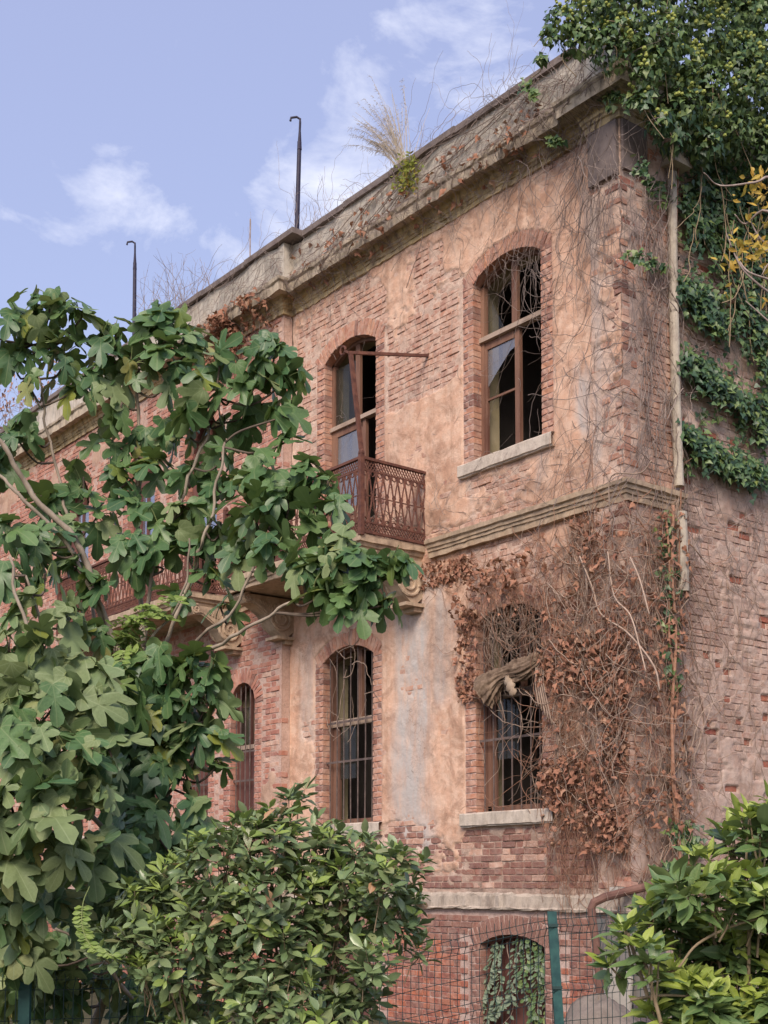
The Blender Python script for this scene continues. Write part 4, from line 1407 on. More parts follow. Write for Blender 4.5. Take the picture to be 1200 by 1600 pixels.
DN, UPA, RG, LF = -PI / 2, PI / 2, 0, PI
dry = thing('dry_creeper', 'leafless tangled creeper with brown withered leaves covering the lower corner of the facade', 'creeper', (.1, -.15, 0))
g = Geo()
ALL = [DN, DN, UPA, RG, LF, -2.2, -.9]
vines(g, map_front, 210, (-1.2, .2), (2.3, 5.55), (.5, 2.0), (.0025, .006), ALL, .22, (.02, .13), .05, .03, 1)
vines(g, map_front, 150, (-1.0, .15), (3.0, 5.5), (.6, 2.2), (.003, .008), [DN, -2.0, -1.1], .2, (.04, .16), .05, .03, 0)
vines(g, map_front, 80, (-2.4, -1.0), (4.55, 5.5), (.3, 1.2), (.002, .005), ALL, .25, (.02, .10), .045, .04, 1)
vines(g, map_front, 130, (-2.2, -1.15), (4.3, 4.95), (.3, 1.0), (.002, .0045), [DN, -2.2, -.9, DN], .3, (.0, .06), .04, .05, 0)
vines(g, map_front, 25, (-3.1, -2.2), (5.1, 5.5), (.2, .7), (.002, .004), ALL, .3, (.01, .05), .045, .05, 1)
vines(g, map_front, 160, (-1.0, .15), (1.75, 2.9), (.3, 1.1), (.0025, .005), [DN, DN, -1.9, -1.2, UPA], .2, (.02, .10), .05, .03, 1)
vines(g, map_side, 170, (-.1, .95), (1.6, 5.6), (.5, 2.0), (.003, .007), [DN, DN, UPA, -1.3, -1.9], .17, (.02, .12), .05, .02, 0)
vines(g, map_side, 120, (.0, .9), (1.6, 5.4), (.4, 1.4), (.003, .006), ALL, .22, (.02, .12), .05, .02, 1)
vines(g, map_side, 60, (.9, 2.6), (2.0, 5.5), (.5, 2.0), (.002, .005), [DN, DN, -1.4, -1.8, UPA], .16, (.01, .04), .05, .01, 0)
# young stems across the lower windows
vines(g, map_front, 8, (-2.2, -1.4), (2.7, 3.6), (.5, 1.3), (.003, .006), [UPA, 1.9, 1.2], .22, (-.02, .03), .05, .03, 0)
vines(g, map_front, 10, (-5.2, -4.3), (3.9, 4.7), (.3, .9), (.004, .010), [-.4, .5, 2.5, -2.0], .3, (-.02, .03), .05, .03, 0)
vines(g, map_front, 3, (-5.5, -4.6), (3.4, 3.8), (.6, .9), (.003, .006), [.4, -2.1], .2, (.0, .03), .05, .03, 0)
g.build('stem', [M['stem'], M['stem_red']], dry, smooth=True, kind='stuff')
for P, r in (([(1052, 790), (1050, 900), (1056, 1000), (1050, 1110), (1053, 1220), (1060, 1300), (1064, 1360)], .019), ([(1040, 800), (1046, 880), (1046, 1000), (1058, 1080), (1050, 1190), (1056, 1290)], .013), ([(1060, 250), (1056, 420), (1062, 600), (1064, 760), (1060, 900)], .009)):
    g = Geo(); g.tube(smooth([on_side(x, y, .17) for x, y in P], 6), r, 7); g.build('main_stem', M['stem_red'], dry, smooth=True)
for P, r in (([(905, 870), (925, 920), (938, 960), (980, 990), (1020, 1040), (1030, 1080)], .012), ([(950, 860), (960, 930), (985, 960), (1000, 1010), (1010, 1050)], .010), ([(1018, 720), (1000, 740), (955, 745), (952, 800)], .010), ([(985, 870), (1000, 905), (1015, 960)], .011)):
    g = Geo(); g.tube(smooth([on_front(x, y, -.20) for x, y in P], 6) + rng.normal(0, .006, 3), r * .75, 7); g.build('main_stem', M['stem'], dry, smooth=True)

# withered leaves
Ps, Ns = [], []


def dead_patch(n, u0, u1, z0, z1, dens, mp=map_front, offr=(.03, .16)):
    c = 0
    while c < n:
        u = rng.uniform(u0, u1, 400); z = rng.uniform(z0, z1, 400)
        ok = rng.random(400) < np.clip(dens(u, z), 0, 1)
        for a, b in zip(u[ok], z[ok]):
            o = random.uniform(*offr)
            Ps.append(mp(np.array([[a, b]]), np.array([o]))[0]); Ns.append((0, -1, 0) if mp is map_front else (1, 0, 0)); c += 1


cl = lambda u, z, s=1.8, sd=60: sstep(-.05, .5, fbm(u * s, z * s, sd, 3))
dead_patch(1500, -1.15, .12, 1.95, 4.25, lambda u, z: .08 + cl(u, z))
dead_patch(280, -1.15, .12, 3.9, 5.5, lambda u, z: .1 + .5 * cl(u, z, 2.2, 61))
dead_patch(60, -2.55, -1.1, 4.62, 5.3, lambda u, z: .15 + cl(u, z, 2.5, 62) * (1 - in_open(OP['l1'], u, z, .05)))
dead_patch(35, -2.55, -2.2, 3.75, 4.8, lambda u, z: .3 + cl(u, z, 2.5, 63), offr=(.01, .08))
dead_patch(22, -3.3, -2.3, 5.2, 5.5, lambda u, z: .3 + cl(u, z, 2.5, 63), offr=(.01, .07))
dead_patch(260, -.1, .85, 1.7, 5.5, lambda u, z: .2 + cl(u, z, 1.6, 64), map_side)
Ps = np.array(Ps); Ns = np.array(Ns, float); n = len(Ps)
Ms = frames(nrm(rdir(n) * .8 + [0, 0, -.7]), nrm(Ns + rdir(n) * .8), rng.uniform(.04, .092, n))
leaf_objects(dry, DEADT, Ms, Ps, [M['dead']], np.zeros(n, int), 0, rest='withered_leaves')

# --- thin bare creeper over the upper storey, cornice and parapet
up = thing('bare_creeper', 'web of thin bare stems running along the cornice and parapet and down the upper corner', 'creeper', (-.2, -.15, 5.9))
g = Geo()
vines(g, map_front, 80, (-.95, .1), (5.9, 9.4), (.6, 2.4), (.002, .005), [DN, DN, -1.9, -1.2, UPA], .2, (.01, .06), .05, .02, 0)
vines(g, map_side, 130, (-.05, .85), (5.8, 9.5), (.6, 2.6), (.003, .007), [DN, DN, DN, -1.4, -1.8, UPA], .15, (.02, .12), .05, .015, 0)
vines(g, map_side, 70, (.8, 2.6), (5.2, 9.4), (.5, 2.2), (.002, .005), [DN, DN, -1.2, -1.9], .2, (.02, .12), .05, .02, 0)
vines(g, map_front, 60, (-.5, .1), (8.6, 9.6), (.5, 1.6), (.003, .006), [DN, DN, -1.8], .16, (.03, .16), .05, .02, 0)
vines(g, map_front, 70, (-3.0, -.3), (5.65, 6.3), (.3, 1.1), (.0018, .004), [RG, LF, .5, -.4, 2.6, UPA], .25, (.01, .09), .05, .03, 0)
vines(g, map_front, 60, (-5.5, -.5), (7.0, 9.5), (.2, .7), (.0016, .003), ALL, .35, (.005, .02), .045, .05, 0)
vines(g, map_front, 40, (-2.2, -1.2), (8.6, 9.4), (.3, .9), (.0016, .003), [DN, -1.9, -1.2], .3, (.005, .03), .045, .04, 0)
vines(g, map_front, 26, (-1.5, -1.12), (8.35, 8.95), (.4, 1.3), (.002, .0035), [DN, DN, -1.9, -1.2], .3, (-.03, .03), .045, .06, 0)
vines(g, map_front, 3, (-1.35, -1.2), (8.4, 8.6), (1.5, 2.0), (.003, .004), [DN], .12, (-.02, .03), .05, .04, 0)


def map_par(p, off):
    y0 = np.where(p[:, 0] < -6.06, -.15, 0.0)
    return np.column_stack([p[:, 0], y0 - off, p[:, 1]])


CD = np.array([(9.60, .04), (9.76, .10), (9.81, .23), (9.86, .27), (9.98, .30), (10.05, .14), (10.09, .05), (10.6, .05), (10.75, .12), (10.9, .05)])


def map_corn(p, off):
    o = np.interp(p[:, 1], CD[:, 0], CD[:, 1])
    return map_par(p, o + off)


vines(g, map_corn, 230, (-6.6, -.2), (10.02, 10.62), (.5, 1.8), (.0018, .0042), [RG, LF, .45, -.5, 2.6, -2.6, DN], .22, (.005, .05), .05, .03, 0)
vines(g, map_corn, 200, (-6.6, .0), (9.7, 10.1), (.3, 1.2), (.002, .0045), [RG, LF, -.5, -2.6, DN], .25, (.0, .05), .045, .03, 0)
vines(g, map_corn, 160, (-9.5, -6.1), (9.7, 10.6), (.4, 1.4), (.002, .0045), [RG, LF, .4, -2.6, DN], .25, (.0, .05), .05, .03, 0)
vines(g, map_corn, 120, (-1.6, .1), (9.6, 10.5), (.4, 1.5), (.003, .006), [RG, LF, DN, -2.6], .22, (.0, .08), .05, .03, 0)
# long stems that slope down the parapet
for q in range(14):
    x = random.uniform(-4.5, -.8)
    p = vine_path(x, 10.6, PI + .28 + random.gauss(0, .08), random.uniform(1.2, 2.6), .06, .06)
    g.tube(map_corn(p, np.full(len(p), .03)), .006, 3, 0)
g.build('stem', [M['twig'], M['stem_red']], up, smooth=True, kind='stuff')
# withered leaf clusters hanging under the cornice at the left
Ps, Ns = [], []
dead_patch(600, -8.6, -6.15, 9.25, 9.95, lambda u, z: .1 + cl(u, z, 1.9, 66), lambda p, o: map_corn(np.maximum(p, [[-99, 9.6]]), o) - np.array([[0, 0, 1]]) * np.maximum(9.6 - p[:, 1:], 0), (.0, .15))
dead_patch(50, -6.0, -1.0, 9.7, 10.5, lambda u, z: .5, map_corn, (.0, .05))
Ps = np.array(Ps); Ns = np.array(Ns, float); n = len(Ps)
Ms = frames(nrm(rdir(n) * .8 + [0, 0, -.7]), nrm(Ns + rdir(n) * .8), rng.uniform(.05, .11, n))
leaf_objects(up, DEADT, Ms, Ps, [M['dead']], np.zeros(n, int), 0, rest='withered_leaves')

# ------------------------------------------------------------------ gnarled stump of vine in the lower window
def stump():
    ctr = smooth([on_front(x, y, -.08) for x, y in ((756, 1088), (768, 1070), (785, 1056), (805, 1050), (824, 1043), (842, 1030))], 9)
    k = 84; n = len(ctr)
    T = nrm(np.gradient(ctr, axis=0))
    A = nrm(np.cross(T, [0, 1, 0])); Bv = np.cross(T, A)
    V = []
    for i in range(n):
        t = i / (n - 1)
        ra = .105 * (1 - t) ** .8 + .052 + .03 * math.sin(t * 9 + 1) + .045 * sstep(.8, 1, t); rb = ra * .5
        for j in range(k):
            th = j / k * 2 * PI
            w_ = 1 + .13 * math.sin(th * 9 + t * 6) + .10 * math.sin(th * 15 - t * 9) + .06 * math.sin(th * 26 + t * 14) + .1 * math.sin(th * 3 + t * 11) + .05 * random.gauss(0, 1)
            V.append(ctr[i] + A[i] * ra * w_ * math.cos(th) + Bv[i] * rb * w_ * math.sin(th))
    gg = Geo(); a = (np.arange(n - 1)[:, None] * k + np.arange(k)[None]); j2 = (np.arange(k) + 1) % k
    b = (np.arange(n - 1)[:, None] * k + j2[None])
    gg.add(V, np.stack([a, b, b + k, a + k], -1).reshape(-1, 4))
    gg.F.append((np.array([list(range(k))]), 0)); gg.F.append((np.array([[(n - 1) * k + q for q in range(k)]]), 0))
    t = thing('vine_stump', 'gnarled grey brown woody stump wedged across the bars of the overgrown lower window', 'stump', tuple(ctr[0]))
    gg.build('stump', M['stump'], t, smooth=True)
    gg = Geo()
    for c, s in ((tuple(on_front(797, 1072, -.12)), .065), (tuple(on_front(801, 1081, -.13)), .05), (tuple(on_front(793, 1064, -.12)), .055)):
        Vq = []
        for a_ in range(10):
            for b_ in range(7):
                th = a_ / 10 * 2 * PI; ph = b_ / 6 * PI
                r = s * (1 + .22 * math.sin(3 * th + 5 * ph) + .16 * math.sin(7 * th - 3 * ph) + random.gauss(0, .05))
                Vq.append((c[0] + r * math.sin(ph) * math.cos(th), c[1] + r * .35 * math.sin(ph) * math.sin(th), c[2] + r * 1.1 * math.cos(ph)))
        gg.add(Vq, [(a_ * 7 + b_, ((a_ + 1) % 10) * 7 + b_, ((a_ + 1) % 10) * 7 + b_ + 1, a_ * 7 + b_ + 1) for a_ in range(10) for b_ in range(6)])
    gg.build('burl', M['scrap'], t, smooth=True)
    gg = Geo()
    for q in range(5):
        e0 = on_front(838 + q * 3, 1040, -.1)
        gg.tube(smooth([e0, e0 + [.02, -.03, -.2], e0 + [.05 + .02 * q, -.02, -.45 - .05 * q]], 5), .012 - .001 * q, 5)
    gg.build('root', M['stem'], t, smooth=True)


stump()

# ------------------------------------------------------------------ evergreen ivy over the corner of the roof and the side wall
ivy = thing('ivy', 'thick green ivy with yellow umbels overhanging the roof corner and trailing down the side wall', 'ivy', (.4, 1.5, 9.0))


def zs_(px):
    return 13.05 + max(0, px - 1010) / 200 * 1.35 - .30


IB = [(880, 35, 30), (905, 60, 34), (925, 20, 45), (960, 70, 40), (985, 25, 60), (1020, 75, 50), (1050, 25, 60), (1050, 110, 45), (1010, 110, 26), (1085, 70, 60), (1100, 150, 55), (1060, 170, 40), (1050, 215, 26), (1140, 40, 70), (1150, 120, 60),
      (1190, 60, 70), (1195, 150, 60), (1130, 205, 45), (1185, 225, 45), (1100, 225, 30), (1010, 150, 18), (1030, 190, 22), (1240, 40, 90), (1250, 150, 90), (1250, 260, 70), (960, -40, 70), (1060, -60, 80), (1170, -50, 90), (1240, -80, 90), (860, 55, 14), (846, 92, 9)]
Ps, Ns, Zs = [], [], []
UMB = []
for px, py, r in IB:
    c = at_depth(px, py, zs_(px) + random.uniform(-.12, .12)); rw = r * zs_(px) / F_PX
    n = int(520 * (rw / .35) ** 2) + 20
    d = rdir(n); rad = rw * rng.uniform(.55, 1.08, n) ** .6
    wob = 1 + .18 * fbm(d[:, 0] * 2 + px, d[:, 2] * 2 + py, 71, 2)
    Ps.append(c + d * (rad * wob)[:, None] * [1, 1, .95]); Ns.append(d)
    nu = int(15 * (rw / .35) ** 2)
    du = nrm(rdir(nu) + [.25, -.35, .65]); UMB.append(c + du * rw * 1.04)
# trailing sheets on the side wall: centre lines in the wall plane
SH = [((1075, 300), (1105, 370), 26, 330), ((1100, 260), (1200, 330), 50, 900), ((1100, 340), (1200, 430), 46, 900), ((1066, 440), (1110, 470), 26, 330), ((1080, 470), (1140, 520), 26, 380), ((1150, 450), (1200, 560), 34, 480),
      ((1062, 560), (1120, 590), 22, 330), ((1100, 590), (1200, 650), 26, 560), ((1066, 668), (1110, 706), 16, 260), ((1100, 706), (1200, 750), 26, 760), ((1185, 660), (1200, 690), 16, 120), ((1200, 280), (1330, 700), 110, 2400), ((1180, 440), (1200, 640), 14, 160)]
for a, b, hw, n in SH:
    t = rng.random(n); px = a[0] + (b[0] - a[0]) * t + rng.normal(0, hw * .45, n); py = a[1] + (b[1] - a[1]) * t + rng.normal(0, hw * .42, n)
    px = np.maximum(px, 1060)
    off = rng.uniform(.02, .20, n)
    for x_, y_, o_ in zip(px, py, off):
        Ps.append(on_side(x_, y_, o_)[None]); Ns.append(np.array([[1, -.15, .1]]))
for q in range(900):
    x_ = random.uniform(1066, 1205); y_ = random.uniform(300, 745)
    if fbm(np.array([x_ / 45.]), np.array([y_ / 38. - x_ / 80.]), 91, 3)[0] > .12:
        Ps.append(on_side(x_, y_, random.uniform(.02, .1))[None]); Ns.append(np.array([[1, -.15, .1]]))
# sparse sprigs along the corner and on the cornice
for a, b, hw, n in (((985, 395), (1040, 420), 7, 60), ((1000, 250), (1010, 280), 8, 30), ((1020, 280), (1040, 320), 10, 50), ((820, 130), (840, 150), 8, 50), ((1040, 800), (1052, 1080), 8, 130), ((1060, 1290), (1085, 1330), 12, 110), ((1040, 1350), (1060, 1360), 8, 40), ((940, 150), (1010, 160), 12, 140), ((860, 215), (880, 225), 6, 40)):
    t = rng.random(n)
    for x_, y_ in zip(a[0] + (b[0] - a[0]) * t + rng.normal(0, hw, n), a[1] + (b[1] - a[1]) * t + rng.normal(0, hw * .6, n)):
        p = on_front(x_, y_, -.2) if x_ < 1012 else on_side(x_, y_, .16)
        Ps.append(p[None]); Ns.append(np.array([[.4, -.8, .2]]))
Ps = np.concatenate(Ps); Ns = np.concatenate(Ns); n = len(Ps)
Ms = frames(nrm(rdir(n) * .55 + Ns * .35 + [0, 0, -.6]), nrm(Ns + rdir(n) * .55 + [.15, -.25, .3]), np.where(Ps[:, 2] > 9.6, rng.uniform(.042, .078, n), rng.uniform(.05, .09, n)))
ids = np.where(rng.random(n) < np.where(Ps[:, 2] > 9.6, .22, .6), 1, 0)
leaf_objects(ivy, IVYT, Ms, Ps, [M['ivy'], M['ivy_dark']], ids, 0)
U3 = np.concatenate(UMB)
ico = bpy.data.meshes.new('t'); import bmesh
bmm = bmesh.new(); bmesh.ops.create_icosphere(bmm, subdivisions=1, radius=.5); Vi = np.array([v.co[:] for v in bmm.verts]); Fi = [tuple(v.index for v in f.verts) for f in bmm.faces]; bmm.free(); bpy.data.meshes.remove(ico)
g = Geo()
PU = np.concatenate([U3 + rng.normal(0, .028, U3.shape) for _ in range(3)])
nU = len(PU)
g.scatter((Vi, Fi, np.zeros((len(Vi), 2))), np.eye(3)[None] * rng.uniform(.03, .055, nU)[:, None, None], PU)
g.build('umbels', M['umbel'], ivy, kind='stuff')
g = Geo()
for q in range(34):
    px, py, r = IB[q % len(IB)]
    c = at_depth(px + random.gauss(0, r * .4), py + random.gauss(0, r * .4), zs_(px) - .02)
    e = c + np.array([random.gauss(0, .2), random.gauss(0, .2), -random.uniform(.2, .6)])
    g.tube(smooth([c, (c + e) / 2 + rng.normal(0, .05, 3), e], 4), random.uniform(.003, .006), 4)
for q in range(32):
    y0 = random.uniform(.75, 2.7); z0 = random.uniform(8.6, 9.9)
    p = vine_path(y0, z0, DN + random.gauss(0, .2), random.uniform(.6, 2.0), .06, .14)
    g.tube(map_side(p, np.full(len(p), random.uniform(.12, .3))), random.uniform(.003, .008), 4)
g.build('stem', M['branch'], ivy, smooth=True, kind='stuff')
# side: whippy leafless shoots and yellow leaved twigs of the tree at the right edge
yt = thing('yellow_leaved_tree', 'slender tree with yellow autumn leaves on bare twigs at the right edge before the ivy', 'tree', (6.6, -2.4, 0))
g = Geo()
ZY = 9.2
root = at_depth(1420, 1640, ZY); root[2] = 0
crn = at_depth(1390, 500, ZY)
g.tube(smooth([root, root + [.05, .02, 1.6], (root + crn) / 2 + [.1, 0, .2], crn], 6), np.linspace(.07, .035, 19), 8)
tips = []
for P in ([(1390, 500), (1280, 470), (1210, 440), (1170, 425), (1150, 400)], [(1390, 500), (1260, 400), (1200, 330), (1165, 350), (1148, 335)], [(1390, 480), (1290, 340), (1210, 280), (1180, 285), (1125, 290), (1100, 270)],
          [(1380, 520), (1270, 480), (1220, 395), (1190, 375), (1172, 345)], [(1380, 520), (1290, 520), (1220, 470), (1180, 440), (1155, 412), (1135, 365)], [(1380, 540), (1300, 600), (1220, 520), (1165, 470)], [(1390, 480), (1300, 420), (1230, 380), (1196, 392)], [(1390, 500), (1300, 400), (1240, 420), (1205, 410), (1190, 430)]):
    Q = smooth([at_depth(x, y, ZY + random.uniform(-.1, .1)) for x, y in P], 5)
    g.tube(Q, np.linspace(.016, .004, len(Q)), 5)
g.build('trunk', M['twig'], yt, smooth=True)
Ps, Ns, Ax = [], [], []
for (x, y, n) in ((1187, 270, 8), (1180, 280, 8), (1156, 308, 7), (1175, 310, 10), (1195, 295, 8), (1197, 345, 6), (1152, 378, 9), (1175, 380, 14), (1190, 385, 14), (1160, 390, 8), (1185, 400, 12), (1140, 405, 7), (1155, 412, 7), (1196, 420, 8), (1166, 350, 3), (1172, 340, 2), (1198, 315, 6), (1190, 470, 4), (1135, 460, 3), (1240, 380, 40), (1250, 300, 30), (1230, 450, 30), (1300, 420, 60)):
    for q in range(n):
        Ps.append(at_depth(x + random.gauss(0, 7), y + random.gauss(0, 6), ZY + random.gauss(0, .04))); Ax.append(rng.normal(0, 1, 3) + [0, 0, .3]); Ns.append(TOCAM + rng.normal(0, .7, 3))
n = len(Ps)
Ms = frames(nrm(np.array(Ax)), nrm(np.array(Ns)), rng.uniform(.05, .085, n))
leaf_objects(yt, BUSHT, Ms, np.array(Ps), [M['yellow']], np.zeros(n, int), 120, rest='foliage')

# ------------------------------------------------------------------ plants on the roof edge
def shrub_twigs(name, label, base, n, h, spread, mat, r=.006, tips=None, cat='twigs', lean=(0, 0, 0)):
    t = thing(name, label, cat, tuple(base)); g = Geo(); ends = []

    def grow(p, d, L, r_, lev):
        Q = [p]
        for q in range(5):
            d = nrm(d + rng.normal(0, .12, 3) + [0, 0, .03]); p = p + d * L / 5; Q.append(p)
            if lev > 0 and q >= 1 and random.random() < .75:
                grow(p, nrm(d + rng.normal(0, .5, 3)), L * random.uniform(.35, .6), r_ * .6, lev - 1)
        g.tube(np.array(Q), np.linspace(r_, r_ * .5, 6), 3); ends.append(p)
    for q in range(n):
        b = np.array(base) + [random.gauss(0, spread), random.gauss(0, .05), 0]
        grow(b, nrm(np.array([random.gauss(0, .45), random.gauss(0, .3), 1.0]) + lean), h * random.uniform(.6, 1.1), r, 2)
    g.build('stem', M[mat], t, smooth=True, kind='stuff')
    if tips:
        ends = np.array(ends); n2 = len(ends)
        Ms_ = frames(nrm(rdir(n2) + [0, 0, 1]), nrm(rdir(n2) + TOCAM), rng.uniform(.06, .12, n2))
        leaf_objects(t, BUSHT, Ms_, ends, [M[tips]], np.zeros(n2, int), 0)
    return t


def roof_at(px, py=10.72, Y=.1):
    # x on the roof edge under a picture column
    lo, hi = -18.0, .2
    for _ in range(40):
        m = (lo + hi) / 2
        if project((m, Y, 10.72))[0] < px:
            lo = m
        else:
            hi = m
    return np.array([lo, Y, 10.70])


shrub_twigs('roof_twigs', 'bushy spray of bare grey twigs on the roof edge right of the shorter rod', roof_at(255), 16, .85, .55, 'twig', .007)
shrub_twigs('roof_twigs', 'bare grey twigs on the parapet where the fig leaves meet it', roof_at(300), 9, .6, .35, 'twig', .006)
shrub_twigs('roof_twigs', 'low dry brushwood around the foot of the taller rod', roof_at(445), 9, .42, .40, 'twig', .005)
shrub_twigs('roof_twigs', 'thin bare sprout with long arching stem right of the taller rod', roof_at(470), 2, .75, .05, 'twig', .006, lean=(.25, 0, 0))
shrub_twigs('roof_twigs', 'few dry weed stems between the taller rod and the plume grass', roof_at(520), 5, .28, .5, 'straw', .004)
shrub_twigs('roof_twigs', 'red tipped twigs on the far left end of the parapet', roof_at(25), 16, .9, .9, 'twig', .009, 'bud')
shrub_twigs('roof_twigs', 'bare fine sprout on the roof edge left of the ivy', roof_at(790), 4, .30, .25, 'twig', .004)
shrub_twigs('roof_twigs', 'thin leaning sprout on the coping right of the plume grass', roof_at(655), 3, .34, .12, 'twig', .004, lean=(.4, 0, 0))
# plume grass
pb = roof_at(632)
pg = thing('plume_grass', 'dry straw coloured plume grass tuft arching over the parapet against the clouds', 'grass tuft', tuple(pb))
g = Geo(); g2 = Geo()
for q in range(75):
    lean = random.uniform(-.62, .05); L = random.uniform(.7, 1.25)
    d = nrm(np.array([lean * .85, random.gauss(0, .22) - .1, 1.0])); p = pb + np.array([random.gauss(0, .05), random.gauss(0, .03), 0])
    Q = [p]
    bend = random.uniform(.03, .10)
    for k_ in range(10):
        d = nrm(d + np.array([lean * bend * 1.1 - .01, 0, -bend * .35 * k_ / 4])); p = p + d * L / 10; Q.append(p)
    Q = np.array(Q); g.tube(Q, np.linspace(.0045, .0018, 11), 3)
    if random.random() < .6:
        for k_ in range(5, 11):
            for s in range(7):
                a = Q[k_] + (Q[k_] - Q[k_ - 1]) * random.random() * .9
                e = a + d * random.uniform(.02, .06) + rng.normal(0, .018, 3) + np.array([-.01, 0, -.03])
                g2.tube([a, (a + e) / 2 + [0, 0, .006], e], [.0012, .0022, .0008], 3)
g.build('blade', M['straw'], pg, smooth=True); g2.build('plume', M['straw'], pg, smooth=True)
wd = thing('parapet_weed', 'small green and orange weed clump growing on the parapet under the plume grass', 'weed', tuple(on_front(636, 268, -.1)))
n = 420
t = rng.random(n)
Pp = np.array([on_front(640 - 8 * a + random.gauss(0, 9), 245 + 48 * a + random.gauss(0, 6), -.10 + random.gauss(0, .05)) for a in t])
Ms = frames(nrm(rdir(n) + [0, -.3, -.5]), nrm(rdir(n) + TOCAM), rng.uniform(.03, .07, n))
leaf_objects(wd, BUSHT, Ms, Pp, [M['fern']], np.zeros(n, int), 0)
# ------------------------------------------------------------------ wire fence
PX = [(1235, 1398, 9.5), (862, 1424, 8.7), (492, 1503, 8.05), (295, 1500, 7.6), (40, 1502, 7.0), (-260, 1500, 6.4)]
fe = thing('wire_fence', 'dark green wire mesh fence on teal posts in front of the basement', 'fence', tuple(at_depth(862, 1600, 8.7) * [1, 1, 0]))
tops = [at_depth(*p) for p in PX]
lean = {1: .075}
for i_, tp in enumerate(tops):
    b = tp.copy(); b[2] = -.05
    if i_ == 1:
        b = b + RT * .085
    g = Geo(); dvec = (tp - b)
    g.obox((tp + b) / 2, RT * .030, -FW0 * .020, dvec / 2)
    po = g.build('post', M['fence'], fe)
    if i_ == 1:
        for q in range(4):
            g = Geo(); c = tp + (b - tp) * (.06 + q * .27); g.bar(c + RT * .034 - FW0 * .02 - RT * .0, c - RT * .03 - FW0 * .03, .012, .02); g.build('clip', M['wire'], po)
for i_ in range(len(tops) - 1):
    a, b = tops[i_], tops[i_ + 1]
    L = np.linalg.norm((b - a)[:2]); dr = (b - a) / L
    H = 1.42
    g = Geo()
    dn = np.array([0, 0, -1.0])
    nvec = nrm(np.cross(dr, ZV)); nvec = nvec if nvec @ TOCAM > 0 else -nvec
    rows = [0, .05]
    bends = [.10, .52, .94, 1.34]
    zz = []
    z_ = 0.0
    zs_l = [0.03]
    prof = [(0.0, 0)]
    for bd in bends:
        prof += [(bd - .05, 0), (bd, .028), (bd + .05, 0)]
    prof += [(H, 0)]
    nv = int(L / .052)
    for q in range(nv + 1):
        s = q / nv * L
        jit = random.gauss(0, .003)
        g.tube([a + dr * (s + jit) + dn * (pz) + nvec * po_ for pz, po_ in prof], .0026, 3)
    hz = []
    for bd in bends:
        hz += [(bd - .05, 0), (bd + .05, 0), (bd, .028)]
    for lo, hi in zip([x + .05 for x in bends[:-1]], [x - .05 for x in bends[1:]]):
        hz += [((lo + hi) / 2, 0)]
    for pz, po_ in hz:
        g.tube([a + dr * s + dn * (pz + random.gauss(0, .003)) + nvec * (po_ + .003) for s in np.linspace(0, L, 9)], .0026, 3)
    g.build('mesh_panel', M['wire'], fe)

# pale climbing ivy in the basement window
bi = thing('window_ivy', 'strings of pale variegated ivy hanging in the arched basement window behind the fence', 'ivy', (-1.7, .05, .1))
Pp, Ax = [], []
g = Geo()
for q, (x0_, z0_) in enumerate(((-2.02, .98), (-1.95, .95), (-1.86, .98), (-1.62, 1.03), (-1.52, 1.03), (-1.42, 1.02), (-1.32, .97), (-1.70, 1.0), (-1.27, .9))):
    p = vine_path(x0_, z0_, DN, 1.1, .03, .12)
    P3 = np.column_stack([p[:, 0], np.full(len(p), .06) + .02 * np.sin(np.arange(len(p)) * .5 + q), p[:, 1]])
    g.tube(P3[::2], .004, 4)
    for c in P3:
        for s in (-1, 1):
            if random.random() < (.85 if q not in (2, 7) else .35):
                Pp.append(c + [s * .012, -.02, 0]); Ax.append([s * .8, -.3, -.6 + random.gauss(0, .3)])
n = len(Pp)
g.build('stem', M['stem'], bi, smooth=True, kind='stuff')
leaf_objects(bi, BUSHT, frames(nrm(np.array(Ax)), nrm(np.array([[0, -1, .45]]) + rdir(n) * .5), rng.uniform(.06, .10, n), rng.uniform(.09, .14, n)), np.array(Pp), [M['ivy_pale'], M['ivy']], (np.array(Pp)[:, 0] > -1.65).astype(int) * (rng.random(n) < .6), 0)

